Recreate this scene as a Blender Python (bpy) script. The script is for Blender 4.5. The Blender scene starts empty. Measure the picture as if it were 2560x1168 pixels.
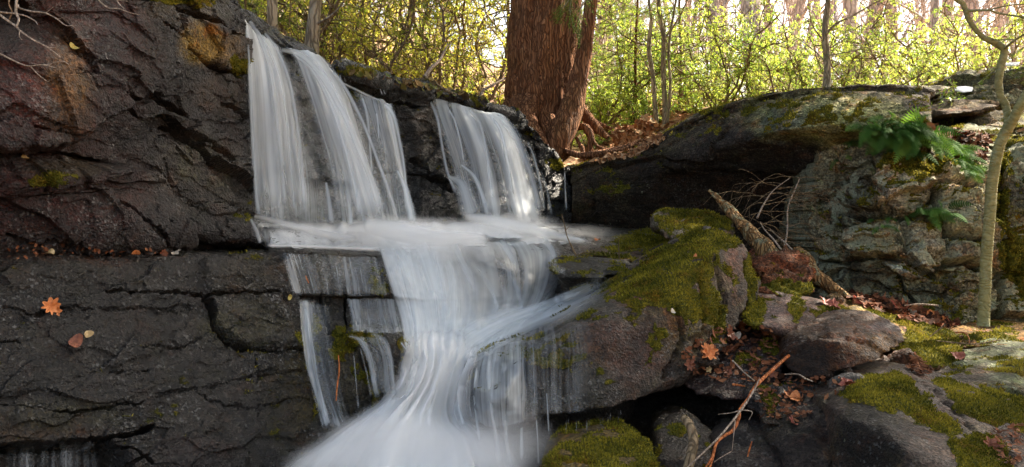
import bpy, math, random
import numpy as np
from mathutils import Vector
from mathutils.bvhtree import BVHTree
from mathutils.noise import random_unit_vector
random.seed(7); RNG = np.random.default_rng(7)
scene = bpy.context.scene

# ------------------------------------------------------------------ camera
LENS = 31.2; FPX = 2560 * LENS / 36.0
cam_d = bpy.data.cameras.new("camera"); cam_d.lens = LENS; cam_d.sensor_width = 36
cam_d.clip_start = 0.05; cam_d.clip_end = 600
cam = bpy.data.objects.new("camera", cam_d); scene.collection.objects.link(cam)
cam.location = (0, 0, 0); cam.rotation_euler = (math.radians(90), 0, 0)
scene.camera = cam

# ------------------------------------------------------------------ light
SUN_EL, SUN_AZ = math.radians(42), math.radians(58)      # azimuth from +Y towards +X
sd = Vector((math.sin(SUN_AZ) * math.cos(SUN_EL), math.cos(SUN_AZ) * math.cos(SUN_EL), math.sin(SUN_EL)))
w = bpy.data.worlds.new("World"); scene.world = w; w.use_nodes = True
nt = w.node_tree; nt.nodes.clear()
sky = nt.nodes.new("ShaderNodeTexSky"); sky.sky_type = 'NISHITA'; sky.sun_disc = False
sky.sun_elevation = SUN_EL; sky.sun_rotation = SUN_AZ; sky.dust_density = 6.0; sky.air_density = 1.0; sky.ozone_density = 0.0
bg = nt.nodes.new("ShaderNodeBackground"); bg.inputs[1].default_value = 0.115
ow = nt.nodes.new("ShaderNodeOutputWorld")
bw = nt.nodes.new("ShaderNodeRGBToBW"); mxs = nt.nodes.new("ShaderNodeMix"); mxs.data_type = 'RGBA'; mxs.inputs[0].default_value = .35
nt.links.new(sky.outputs[0], bw.inputs[0]); nt.links.new(sky.outputs[0], mxs.inputs[6]); nt.links.new(bw.outputs[0], mxs.inputs[7]); nt.links.new(mxs.outputs[2], bg.inputs[0]); nt.links.new(bg.outputs[0], ow.inputs[0])
sl = bpy.data.lights.new("sun", 'SUN'); sl.energy = 4.7; sl.angle = math.radians(0.6); sl.color = (1.0, .88, .72)
so = bpy.data.objects.new("sun", sl); scene.collection.objects.link(so)
so.rotation_euler = sd.to_track_quat('Z', 'Y').to_euler(); so.location = (8, 8, 20)
vs = scene.view_settings; vs.view_transform = 'Standard'; vs.look = 'None'; vs.gamma = 1.0; vs.exposure = 2.15
cy = scene.cycles
cy.max_bounces = 8; cy.volume_bounces = 3;  cy.diffuse_bounces = 3; cy.glossy_bounces = 3; cy.transmission_bounces = 4
cy.transparent_max_bounces = 24; cy.use_denoising = True; cy.sample_clamp_indirect = 6.0; cy.caustics_reflective = False; cy.caustics_refractive = False

# ------------------------------------------------------------------ numpy noise
def _h(ix, iy, iz, s):
    n = (ix.astype(np.uint32) * np.uint32(374761393) + iy.astype(np.uint32) * np.uint32(668265263)
         + iz.astype(np.uint32) * np.uint32(2246822519) + np.uint32((s * 3266489917) & 0xffffffff))
    n = (n ^ (n >> np.uint32(13))) * np.uint32(1274126177)
    n = (n ^ (n >> np.uint32(16))) * np.uint32(2654435761)
    return ((n ^ (n >> np.uint32(15))) & np.uint32(0xffffff)).astype(np.float64) / 16777216.0
def vnoise(P, s=0):
    P = np.asarray(P, float); i = np.floor(P).astype(np.int64); f = P - i; f = f * f * f * (f * (f * 6 - 15) + 10)
    r = 0
    for a in (0, 1):
        for b in (0, 1):
            for c in (0, 1):
                wt = (f[:, 0] if a else 1 - f[:, 0]) * (f[:, 1] if b else 1 - f[:, 1]) * (f[:, 2] if c else 1 - f[:, 2])
                r = r + wt * _h(i[:, 0] + a, i[:, 1] + b, i[:, 2] + c, s)
    return r * 2 - 1
def fbm(P, s=0, o=4, g=0.5):
    P = np.asarray(P, float); r = 0; a = 1.0; t = 0
    for k in range(o):
        r = r + a * vnoise(P * (2.03 ** k) + 17.3 * k, s + k); t += a; a *= g
    return r / t
def worley(P, s=0):
    i = np.floor(P).astype(np.int64); n = len(P)
    F1 = np.full(n, 9.); F2 = np.full(n, 9.); C = np.zeros((n, 3)); ID = np.zeros((n, 3), np.int64)
    for a in (-1, 0, 1):
        for b in (-1, 0, 1):
            for c in (-1, 0, 1):
                x, y, z = i[:, 0] + a, i[:, 1] + b, i[:, 2] + c
                q = np.stack([x + _h(x, y, z, s), y + _h(x, y, z, s + 1), z + _h(x, y, z, s + 2)], 1)
                d = np.sqrt(((P - q) ** 2).sum(1))
                m = d < F1
                F2 = np.where(m, F1, np.minimum(F2, d)); F1 = np.where(m, d, F1)
                C[m] = q[m]; ID[m] = np.stack([x, y, z], 1)[m]
    return F1, F2, C, ID
def sstep(a, b, x):
    t = np.clip((x - a) / (b - a), 0, 1); return t * t * (3 - 2 * t)

def W(px, py, Y):                      # a point of the place, from where it shows and how far off it is
    return ((px - 1280.0) / FPX * Y, Y, (584.0 - py) / FPX * Y)
def W3(a):
    a = np.asarray(a, float); return np.stack([(a[..., 0] - 1280) / FPX * a[..., 2], a[..., 2], (584 - a[..., 1]) / FPX * a[..., 2]], -1)
def toP(V):
    y = np.maximum(V[:, 1], .2); return np.stack([V[:, 0] / y * FPX + 1280, 584 - V[:, 2] / y * FPX], 1)

def rockdisp(V, amp=.06, cell=.4, seed=1, flat=.5, tilt=0.0, rough=1.0):
    c, s = math.cos(tilt), math.sin(tilt)
    R = np.stack([V[:, 0] * c + V[:, 2] * s, V[:, 1], -V[:, 0] * s + V[:, 2] * c], 1)
    d = 0
    for k, (cs, am) in enumerate(((cell, amp * .75), (cell * .36, amp * .25), (cell * .15, amp * .11))):
        wv = np.stack([fbm(R / cs * 1.1, seed + 31 + k, 3), fbm(R / cs * 1.1 + 9, seed + 47 + k, 3), fbm(R / cs * 1.1 + 5, seed + 59 + k, 3)], 1)
        Q = (R + wv * cs * .30) / (cs * np.array([1.9, 1.3, flat * 1.25]))
        F1, F2, C, ID = worley(Q, seed + 5 * k)
        rv = np.stack([_h(ID[:, 0], ID[:, 1], ID[:, 2], seed + 70 + j) - .5 for j in range(3)], 1)
        h = (_h(ID[:, 0], ID[:, 1], ID[:, 2], seed + 90) - .5) * 1.1 + ((Q - C) * rv).sum(1) * 1.7
        e = 1 - sstep(0, .10, F2 - F1)
        d = d + am * (h - .06 * e)
    st = cell * flat * .55; zz = (R[:, 2] + .10 * R[:, 0] + st * .9 * fbm(R * 1.4 / cell, seed + 13, 4)) / st; fr = zz - np.floor(zz); rl = _h(np.floor(zz).astype(np.int64), np.full(len(V), 3), np.full(len(V), 5), seed + 17)
    d = d + amp * .62 * (rl - .5 + .5 * (fr - .5)) * sstep(-.5, .3, fbm(R / cell * .8 + 3, seed + 19, 3))
    return d + rough * amp * .22 * fbm(V * 6, seed + 3, 6, .66) + rough * .004 * fbm(V * 40, seed + 8, 3)

# ------------------------------------------------------------------ objects
COL = scene.collection
def tag(o, label=None, cat=None, group=None, kind=None):
    if label: o["label"] = label
    if cat: o["category"] = cat
    if group: o["group"] = group
    if kind: o["kind"] = kind
    return o
def empty(name, loc):
    o = bpy.data.objects.new(name, None); COL.objects.link(o); o.location = loc; o.empty_display_size = .1; return o
def mk(name, V, F, mat, parent=None, attrs=None, uv=None, smooth=True, origin=True):
    V = np.asarray(V, float)
    if origin and parent is None:
        lo, hi = V.min(0), V.max(0); org = np.array([(lo[0] + hi[0]) / 2, (lo[1] + hi[1]) / 2, lo[2]])
    elif parent is not None: org = np.array(parent.location)
    else: org = np.zeros(3)
    me = bpy.data.meshes.new(name)
    L = V - org
    if isinstance(F, np.ndarray):
        k = F.shape[1]; me.vertices.add(len(L)); me.vertices.foreach_set("co", L.ravel())
        me.loops.add(F.size); me.loops.foreach_set("vertex_index", F.ravel().astype(np.int32))
        me.polygons.add(len(F)); me.polygons.foreach_set("loop_start", (np.arange(len(F)) * k).astype(np.int32))
        me.update(calc_edges=True); me.validate()
    else:
        me.from_pydata(L.tolist(), [], F); me.update()
    if smooth: me.polygons.foreach_set("use_smooth", np.ones(len(me.polygons), bool))
    for kk, a in (attrs or {}).items():
        a = np.asarray(a, np.float32)
        if a.ndim == 1:
            at = me.attributes.new(kk, 'FLOAT', 'POINT'); at.data.foreach_set("value", a)
        else:
            at = me.attributes.new(kk, 'FLOAT_COLOR', 'POINT')
            at.data.foreach_set("color", np.concatenate([a, np.ones((len(a), 1), np.float32)], 1).ravel())
    if uv is not None:
        lv = np.empty(len(me.loops), np.int32); me.loops.foreach_get("vertex_index", lv)
        u = me.uv_layers.new(name="UVMap"); u.data.foreach_set("uv", np.asarray(uv, np.float32)[lv].ravel())
    me.materials.append(mat)
    o = bpy.data.objects.new(name, me); COL.objects.link(o)
    if parent is not None: o.parent = parent
    else: o.location = org
    return o
class MB:
    def __init__(s): s.v = []; s.f = []; s.n = 0
    def add(s, V, F):
        V = np.asarray(V, float); F = np.asarray(F, np.int64)
        if F.shape[1] == 3: F = np.concatenate([F, F[:, 2:3]], 1)
        s.v.append(V); s.f.append(F + s.n); s.n += len(V)
    def build(s, name, mat, parent=None, **k):
        V = np.concatenate(s.v); F = np.concatenate(s.f)
        if (F[:, 2] == F[:, 3]).any():
            F = [tuple(q[:3]) if q[2] == q[3] else tuple(q) for q in F.tolist()]
        return mk(name, V, F, mat, parent, **k)

def grid_faces(nv, nu, wrap=False):
    i = np.arange(nv * nu).reshape(nv, nu)
    if wrap: i = np.concatenate([i, i[:, :1]], 1)
    return np.stack([i[:-1, :-1], i[1:, :-1], i[1:, 1:], i[:-1, 1:]], -1).reshape(-1, 4)
def crspline(P, n, axis=0):
    P = np.moveaxis(np.asarray(P, float), axis, 0); m = len(P)
    t = np.linspace(0, m - 1, n); i = np.minimum(t.astype(int), m - 2); f = (t - i).reshape((-1,) + (1,) * (P.ndim - 1))
    g = lambda k: P[np.clip(k, 0, m - 1)]
    p0, p1, p2, p3 = g(i - 1), g(i), g(i + 1), g(i + 2)
    p0 = np.where((i == 0).reshape(f.shape), 2 * p1 - p2, p0); p3 = np.where((i == m - 2).reshape(f.shape), 2 * p2 - p1, p3)
    r = .5 * ((2 * p1) + (-p0 + p2) * f + (2 * p0 - 5 * p1 + 4 * p2 - p3) * f ** 2 + (-p0 + 3 * p1 - 3 * p2 + p3) * f ** 3)
    return np.moveaxis(r, 0, axis)
def segdist(P, pl):
    pl = np.asarray(pl, float); d = np.full(len(P), 1e9)
    for a, b in zip(pl[:-1], pl[1:]):
        ab = b - a; t = np.clip(((P - a) @ ab) / (ab @ ab), 0, 1)
        d = np.minimum(d, np.sqrt(((P - a - t[:, None] * ab) ** 2).sum(1)))
    return d
def polysd(P, pg):
    pg = np.asarray(pg, float); d = segdist(P, np.concatenate([pg, pg[:1]])); ins = np.zeros(len(P), bool)
    for a, b in zip(pg, np.roll(pg, -1, 0)):
        c = (a[1] > P[:, 1]) != (b[1] > P[:, 1])
        xx = (b[0] - a[0]) * (P[:, 1] - a[1]) / ((b[1] - a[1]) if b[1] != a[1] else 1e-9) + a[0]
        ins ^= c & (P[:, 0] < xx)
    return np.where(ins, d, -d)
def warp(P2, amt, sc, s):
    Q = np.stack([P2[:, 0] / sc, P2[:, 1] / sc, np.zeros(len(P2))], 1)
    return P2 + amt * np.stack([fbm(Q, s, 4, .6), fbm(Q + 7.7, s + 3, 4, .6)], 1)
def paint(P2, base, zones, seed=0):
    """regions of stone colour: zones (cx, cy, rx, ry, value, strength[, softness])"""
    n = len(P2); out = np.tile(np.asarray(base, float), (n, 1)); Q = warp(P2, 26, 60, seed + 400)
    for z in zones:
        if isinstance(z[0], (list, tuple)):
            val, st = z[1], z[2]; sp_ = z[3] if len(z) > 3 else 10; m = sstep(-sp_, sp_, polysd(Q, z[0]))[:, None] * st; out = out * (1 - m) + np.asarray(val) * m; continue
        cx, cy, rx, ry, val, st = z[:6]; sf = z[6] if len(z) > 6 else .5
        r = np.sqrt(((Q[:, 0] - cx) / rx) ** 2 + ((Q[:, 1] - cy) / ry) ** 2)
        m = (1 - sstep(1 - sf, 1 + sf * .4, r))[:, None] * st
        out = out * (1 - m) + np.asarray(val) * m
    return out

ROCKS = []        # (verts, faces) of every solid, for finding where water, leaves and ferns rest
_bvh = [None, 0]
def bvh():
    if _bvh[1] != len(ROCKS):
        V = []; F = []; n = 0
        for v, f in ROCKS:
            V.append(v); F.append(f + n); n += len(v)
        _bvh[0] = BVHTree.FromPolygons(np.concatenate(V).tolist(), np.concatenate(F).tolist()); _bvh[1] = len(ROCKS)
    return _bvh[0]
def hit(px, py):
    r = bvh().ray_cast(Vector((0, 0, 0)), Vector(W(px, py, 1)).normalized(), 60)
    return (r[0], r[1]) if r[0] is not None else (None, None)

def normals(V, F):
    n = np.cross(V[F[:, 2]] - V[F[:, 0]], V[F[:, 3]] - V[F[:, 1]]); N = np.zeros_like(V)
    for k in range(4): np.add.at(N, F[:, k], n)
    return N / np.maximum(np.linalg.norm(N, axis=1), 1e-12)[:, None]

def moss_part(o, V, F, m, seed):
    """the moss itself: short shoots standing on the stone"""
    a = V[F].mean(1); w_ = m[F].mean(1); ar = np.linalg.norm(np.cross(V[F[:, 2]] - V[F[:, 0]], V[F[:, 3]] - V[F[:, 1]]), axis=1) * .5
    n_ = np.cross(V[F[:, 2]] - V[F[:, 0]], V[F[:, 3]] - V[F[:, 1]]); n_ /= np.maximum(np.linalg.norm(n_, axis=1), 1e-9)[:, None]
    if (n_ * np.array([0, -1, .2])).sum(1).mean() < 0 and False: n_ = -n_
    vis = ((a * n_).sum(1) < 0) & (w_ > .45); dens = 26000 * (4.0 / np.maximum(a[:, 1], 3)) ** 2; q = np.where(vis, ar * w_ * dens, 0); tot = int(min(q.sum(), 26000))
    if tot < 200: return
    r = np.random.default_rng(seed); k = r.choice(len(F), tot, p=q / q.sum()); u = r.random((tot, 4)) + .05; u /= u.sum(1, keepdims=True); P = (V[F[k]] * u[..., None]).sum(1); N = n_[k]
    D = N + r.normal(0, .5, (tot, 3)) + np.array([0, 0, .25]); D /= np.linalg.norm(D, axis=1)[:, None]; L = (.005 + .0021 * a[k, 1:2]) * r.uniform(.5, 1.3, (tot, 1)); S = np.cross(D, r.normal(0, 1, (tot, 3))); S /= np.linalg.norm(S, axis=1)[:, None]
    P = P - N * .002; B_ = P + D * L * .5; VV = np.stack([P - S * L * .12, P + S * L * .12, B_ + S * L * .16, P + D * L, B_ - S * L * .16], 1).reshape(-1, 3); FF = np.arange(5 * tot).reshape(-1, 5)
    lv = np.repeat(np.clip(.5 + .45 * fbm(P * 7, 9, 3) + r.normal(0, .16, tot), 0, 1), 5); org = o
    c = mk("moss", VV, FF, MOSS, o, attrs={"lv": lv}, smooth=False); c["kind"] = "stuff"
def rockattrs(V, N, base, zones, moss, wet, lich, mz, wz, lz, seed):
    P2 = toP(V)
    tint = paint(P2, base, zones, seed)
    up = sstep(.15, .8, N[:, 2] + .25 * fbm(V * 4, seed + 21, 4))
    m = paint(P2, (0,), [((a[0], (a[1],), 1) + tuple(a[2:])) if isinstance(a[0], (list, tuple)) else ((a[0], a[1], a[2], a[3], (min(1., a[4] * 1.35),), 1) + tuple(a[5:])) for a in mz], seed + 1)[:, 0]
    wv = paint(P2, (wet,), [(a[0], a[1], a[2], a[3], (a[4],), 1) + tuple(a[5:]) for a in wz], seed + 2)[:, 0]
    lv = paint(P2, (lich,), [(a[0], a[1], a[2], a[3], (a[4],), 1) + tuple(a[5:]) for a in lz], seed + 3)[:, 0]
    m = np.clip(moss * up + m, 0, 1)
    lum = tint.mean(1, keepdims=True); tint = np.clip(lum + (tint - lum) * 1.55, .004, 1) * (.58 - .47 * np.clip(wv, 0, 1))[:, None]
    m = m * .0 + sstep(.42, .62, m + 1.25 * fbm(V * 8, seed + 25, 5, .65) + .12 * fbm(V * 1.7, seed + 26, 2)) * sstep(.03, .2, m)
    return {"tint": tint, "mask": np.stack([m, wv, lv], 1)}

def relief(name, ctrl, nv, nu, mat, label=None, cat="rock", amp=.06, cell=.4, flat=.5, seed=1, tilt=0., cracks=(), raises=(), thick=.5, ck=(.72, .7),
           base=(.1, .09, .08), zones=(), moss=0., wet=0., lich=0., mz=(), wz=(), lz=(), dispscale=None, kind=None, extra=None, back=(0, 1, 0)):
    G = crspline(crspline(ctrl, nv, 0), nu, 1); V = W3(G).reshape(-1, 3); F = grid_faces(nv, nu)
    N = normals(V, F)
    if N[:, 1].mean() > 0: F = F[:, ::-1].copy(); N = -N
    P2 = toP(V); Pw = warp(P2, 7, 18, seed + 200); Pw2 = warp(Pw, 14, 70, seed + 300)
    d = rockdisp(V, amp, cell, seed, flat, tilt)
    if dispscale is not None: d = d * dispscale(P2)
    for pg, h, soft in raises: d = d + h * sstep(-soft, soft, polysd(Pw2, pg))
    for pl, wd, dp in cracks:
        wd *= ck[0]; dp *= ck[1]; dd = segdist(Pw2, pl) + 2.2 * vnoise(V * 14, 3); d = d - dp * (1 - sstep(wd * .2, wd * .8, dd))
    V = V + N * d[:, None]
    at = rockattrs(V, normals(V, F), base, zones, moss, wet, lich, mz, wz, lz, seed)
    ROCKS.append((V.copy(), F.copy()))
    # close the back
    i = np.arange(nv * nu).reshape(nv, nu)
    ring = np.concatenate([i[0, :-1], i[:-1, -1], i[-1, :0:-1], i[:0:-1, 0]]); m = len(ring); n0 = len(V)
    bk = V[ring] + np.array(back) * thick; cen = bk.mean(0, keepdims=True)
    V2 = np.concatenate([V, bk, cen]); a = np.arange(m); b = (a + 1) % m
    side = np.stack([ring[a], ring[b], n0 + b, n0 + a], 1)
    fan = np.stack([n0 + a, n0 + b, np.full(m, n0 + m)], 1)
    fl = F.tolist() + side.tolist() + fan.tolist()
    for k in at: at[k] = np.concatenate([at[k], at[k][ring], at[k][:1]])
    o = mk(name, V2, fl, mat, attrs=at, smooth=False)
    tag(o, label, cat if not kind else None, kind=kind); moss_part(o, V, F, at["mask"][:len(V), 0], seed); return o

def boulder(name, hulls, mat, label=None, cat="rock", back=.8, voxel=.022, smooth=3, amp=.03, cell=.3, flat=.6, seed=1, tilt=0., shrink=.8, rough=1.,
            base=(.15, .13, .11), zones=(), moss=0., wet=0., lich=0., mz=(), wz=(), lz=(), cracks=(), group=None, drop=0.):
    import bmesh
    bm = bmesh.new()
    for h in hulls:
        pts = W3(h); c = pts.mean(0)
        bk = c + (pts - c) * np.array([shrink, 1, shrink]) + np.array([0, back, 0]); bk[:, 1] = np.maximum(bk[:, 1], c[1] + back * .5)
        al = np.concatenate([pts, bk] + ([pts + np.array([0, back * .4, -drop])] if drop else []))
        b2 = bmesh.new()
        for p in al: b2.verts.new(p)
        r = bmesh.ops.convex_hull(b2, input=b2.verts)
        for g in [v for v in b2.verts if not v.link_faces]: b2.verts.remove(g)
        tmp = bpy.data.meshes.new("tmp"); b2.to_mesh(tmp); b2.free(); bm.from_mesh(tmp); bpy.data.meshes.remove(tmp)
    me = bpy.data.meshes.new("tmp"); bm.to_mesh(me); bm.free()
    o = bpy.data.objects.new("tmp", me); COL.objects.link(o)
    md = o.modifiers.new("r", 'REMESH'); md.mode = 'VOXEL'; md.voxel_size = voxel
    ms = o.modifiers.new("s", 'SMOOTH'); ms.factor = .5; ms.iterations = smooth
    dg = bpy.context.evaluated_depsgraph_get(); ev = o.evaluated_get(dg); m2 = bpy.data.meshes.new_from_object(ev)
    n = len(m2.vertices); V = np.empty(n * 3); m2.vertices.foreach_get("co", V); V = V.reshape(-1, 3)
    F = np.empty(len(m2.loops), np.int32); m2.loops.foreach_get("vertex_index", F); F = F.reshape(-1, 4)
    bpy.data.objects.remove(o); bpy.data.meshes.remove(me); bpy.data.meshes.remove(m2)
    N = normals(V, F)
    d = rockdisp(V, amp, cell, seed, flat, tilt, rough)
    if cracks:
        Pw = warp(warp(toP(V), 7, 18, seed), 10, 60, seed + 9)
        for pl, wd, dp in cracks: d = d - dp * (1 - sstep(wd * .25, wd, segdist(Pw, pl)))
    V = V + N * d[:, None]
    at = rockattrs(V, normals(V, F), base, zones, moss, wet, lich, mz, wz, lz, seed)
    ROCKS.append((V.copy(), F.copy()))
    o = mk(name, V, F.astype(np.int64), mat, attrs=at, smooth=False); tag(o, label, cat, group); moss_part(o, V, F, at["mask"][:, 0], seed); return o

# ------------------------------------------------------------------ node helpers
def newmat(name):
    m = bpy.data.materials.new(name); m.use_nodes = True; t = m.node_tree; t.nodes.clear()
    out = t.nodes.new("ShaderNodeOutputMaterial"); return m, t, out
class NB:
    def __init__(s, t): s.t = t
    def n(s, kind, **k):
        x = s.t.nodes.new("ShaderNode" + kind)
        for a, b in k.items():
            if a.startswith("i_"): s.set(x.inputs[int(a[2:]) if a[2:].isdigit() else a[2:].replace("_", " ")], b)
            else: setattr(x, a, b)
        return x
    def set(s, inp, v):
        if isinstance(v, bpy.types.NodeSocket): s.t.links.new(v, inp)
        else: inp.default_value = v
    def math(s, op, a, b=0., clamp=False):
        x = s.n("Math", operation=op, use_clamp=clamp); s.set(x.inputs[0], a); s.set(x.inputs[1], b); return x.outputs[0]
    def noise(s, vec, scale, detail=4, rough=.55, dist=0.):
        x = s.n("TexNoise"); s.set(x.inputs["Vector"], vec); s.set(x.inputs["Scale"], scale); x.inputs["Detail"].default_value = detail
        x.inputs["Roughness"].default_value = rough; x.inputs["Distortion"].default_value = dist; return x.outputs["Fac"]
    def mr(s, v, a, b, c=0., d=1., smooth=True):
        x = s.n("MapRange", interpolation_type='SMOOTHSTEP' if smooth else 'LINEAR')
        for i, q in enumerate((v, a, b, c, d)): s.set(x.inputs[i], q)
        return x.outputs[0]
    def mixc(s, f, a, b, mode='MIX'):
        x = s.n("Mix", data_type='RGBA', blend_type=mode); s.set(x.inputs[0], f)
        s.set(x.inputs[6], a if isinstance(a, bpy.types.NodeSocket) else tuple(a) + (1,)); s.set(x.inputs[7], b if isinstance(b, bpy.types.NodeSocket) else tuple(b) + (1,)); return x.outputs[2]
    def mixf(s, f, a, b):
        x = s.n("Mix", data_type='FLOAT'); s.set(x.inputs[0], f); s.set(x.inputs[2], a); s.set(x.inputs[3], b); return x.outputs[0]
    def mapping(s, vec, sc=(1, 1, 1), rot=(0, 0, 0)):
        x = s.n("Mapping"); s.set(x.inputs["Vector"], vec); x.inputs["Scale"].default_value = sc; x.inputs["Rotation"].default_value = rot; return x.outputs[0]

def rock_material():
    m, t, out = newmat("rock"); b = NB(t)
    g = b.n("NewGeometry").outputs["Position"]
    tint = b.n("Attribute", attribute_name="tint").outputs["Color"]
    sep = b.n("SeparateColor"); t.links.new(b.n("Attribute", attribute_name="mask").outputs["Color"], sep.inputs[0])
    moss, wet, lich = sep.outputs[0], sep.outputs[1], sep.outputs[2]
    nl = b.noise(g, 3.0, 6, .6); nm = b.noise(g, 14, 8, .65); nf = b.noise(g, 55, 8, .7)
    strat = b.noise(b.mapping(g, (5, 5, 32), (0.12, .1, 0)), 1.0, 5, .6, .4)
    vor = b.n("TexVoronoi", feature='DISTANCE_TO_EDGE'); t.links.new(b.mapping(g, (9, 9, 15), (.2, .3, 0)), vor.inputs["Vector"]); vor.inputs["Scale"].default_value = 1.0
    crk = b.mr(vor.outputs[0], 0.0, .05)
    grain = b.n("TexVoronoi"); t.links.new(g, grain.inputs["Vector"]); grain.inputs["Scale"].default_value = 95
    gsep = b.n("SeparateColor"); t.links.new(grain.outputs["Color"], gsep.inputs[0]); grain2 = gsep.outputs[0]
    v = b.math('MULTIPLY', b.mr(nl, .3, .7, .62, 1.35), b.mr(nm, .3, .7, .6, 1.45))
    v = b.math('MULTIPLY', v, b.mr(nf, .32, .7, .38, 1.75)); v = b.math('MULTIPLY', v, b.mr(grain2, 0., 1., .6, 1.4)); v = b.math('MULTIPLY', v, b.mr(strat, .35, .65, .75, 1.25))
    cc = b.n("CombineColor"); [t.links.new(v, cc.inputs[i]) for i in range(3)]
    col = b.mixc(1.0, tint, cc.outputs[0], 'MULTIPLY')
    glint = b.math('MULTIPLY', b.math('GREATER_THAN', gsep.outputs[1], .90), b.mr(b.noise(g, 3.6, 7, .75), .47, .58)); glint = b.math('MULTIPLY', glint, b.math('ADD', .25, b.math('MULTIPLY', wet, .75)))
    # rusty and greenish staining
    col = b.mixc(b.math('MULTIPLY', b.mr(b.noise(g, 6.5, 7, .7, .6), .5, .66), .75), col, b.mixc(1.0, col, (1.5, .85, .55), 'MULTIPLY'))
    col = b.mixc(b.math('MULTIPLY', b.mr(b.noise(b.mapping(g, (1, 1, 1), (1, 2, 0)), 5, 7, .7, .6), .5, .66), .6), col, b.mixc(1.0, col, (1.0, 1.2, .6), 'MULTIPLY'))
    col = b.mixc(b.math('MULTIPLY', glint, .38), col, (.42, .42, .40))  # pale flecks painted in place of wet glints
    # lichen
    vl = b.n("TexVoronoi", feature='SMOOTH_F1'); t.links.new(b.math('ADD', 0, 0), vl.inputs["Scale"]); t.links.remove(vl.inputs["Scale"].links[0]); vl.inputs["Scale"].default_value = 17
    vd = b.n("VectorMath", operation='ADD'); t.links.new(g, vd.inputs[0]); nn = b.n("TexNoise"); t.links.new(g, nn.inputs["Vector"]); nn.inputs["Scale"].default_value = 30; nn.inputs["Detail"].default_value = 4
    vsx = b.n("VectorMath", operation='SCALE'); t.links.new(nn.outputs["Color"], vsx.inputs[0]); vsx.inputs["Scale"].default_value = .05; t.links.new(vsx.outputs[0], vd.inputs[1]); t.links.new(vd.outputs[0], vl.inputs["Vector"])
    lf = b.math('MULTIPLY', b.mr(b.math('SUBTRACT', b.math('MULTIPLY', lich, .62), vl.outputs["Distance"]), -.06, .1), b.mr(b.noise(g, 4, 5, .6), .45, .58))
    lf = b.math('MULTIPLY', lf, b.mr(nf, .35, .5))
    col = b.mixc(b.math('MULTIPLY', lf, .85), col, b.mixc(b.noise(g, 9, 3), (.22, .26, .16), (.44, .44, .31)))
    # moss
    mf = b.math('ADD', moss, b.math('MULTIPLY', b.math('SUBTRACT', b.noise(g, 26, 8, .75), .5), 1.3)); mf = b.math('MULTIPLY', b.mr(mf, .36, .66), b.mr(moss, .02, .2))
    mfine = b.noise(g, 130, 5, .7); mmid = b.noise(g, 22, 6, .65)
    mc = b.mixc(b.mr(mmid, .35, .68), (.045, .055, .010), (.17, .145, .018)); mc = b.mixc(b.mr(mfine, .5, .75), mc, (.24, .22, .04)); mc = b.mixc(b.mr(mfine, .5, .28), mc, (.02, .022, .006))
    mc = b.mixc(b.mr(b.noise(g, 4.5, 5, .6), .5, .66), mc, b.mixc(1., mc, (1.25, .8, .55), 'MULTIPLY'))
    col = b.mixc(mf, col, mc)
    r0 = b.mixf(wet, .85, .15); r0 = b.math('ADD', r0, b.math('MULTIPLY', b.math('SUBTRACT', nm, .5), .45)); r0 = b.mixf(mf, r0, .95)
    dark = b.mixf(b.math('MULTIPLY', wet, b.math('SUBTRACT', 1, mf)), 1., .62)
    dc = b.n("CombineColor"); [t.links.new(dark, dc.inputs[i]) for i in range(3)]; col = b.mixc(1., col, dc.outputs[0], 'MULTIPLY')
    h = b.math('MULTIPLY', nf, .018); h = b.math('ADD', h, b.math('MULTIPLY', nm, .013)); h = b.math('ADD', h, b.math('MULTIPLY', strat, .008)); h = b.math('ADD', h, b.math('MULTIPLY', crk, .0015))
    h = b.math('ADD', h, b.math('MULTIPLY', grain.outputs["Distance"], .007))
    h = b.math('ADD', h, b.math('MULTIPLY', mf, b.math('ADD', .012, b.math('MULTIPLY', mfine, .016))))
    bp = b.n("Bump"); bp.inputs["Strength"].default_value = .9; bp.inputs["Distance"].default_value = 1.0; t.links.new(h, bp.inputs["Height"])
    p = b.n("BsdfPrincipled"); b.set(p.inputs["Base Color"], col); b.set(p.inputs["Roughness"], r0); b.set(p.inputs["Normal"], bp.outputs[0])
    b.set(p.inputs["Specular IOR Level"], b.mixf(mf, b.mixf(wet, .25, .5), .08))
    t.links.new(p.outputs[0], out.inputs[0]); return m
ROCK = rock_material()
def moss_material():
    m, t, out = newmat("moss"); b = NB(t); a = b.n("Attribute", attribute_name="lv").outputs["Fac"]; cr = b.n("ValToRGB"); e = cr.color_ramp.elements; e[0].color = (.030, .040, .008, 1); e[1].color = (.42, .37, .06, 1)
    for p_, c_ in ((.35, (.10, .098, .014)), (.6, (.24, .21, .024)), (.8, (.34, .28, .036))): x = e.new(p_); x.color = c_ + (1,)
    t.links.new(a, cr.inputs[0]); d = b.n("BsdfDiffuse"); t.links.new(cr.outputs[0], d.inputs[0]); tl = b.n("BsdfTranslucent"); t.links.new(cr.outputs[0], tl.inputs[0]); x = b.n("MixShader"); x.inputs[0].default_value = .3; t.links.new(d.outputs[0], x.inputs[1]); t.links.new(tl.outputs[0], x.inputs[2]); t.links.new(x.outputs[0], out.inputs[0]); return m
MOSS = moss_material()
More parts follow.
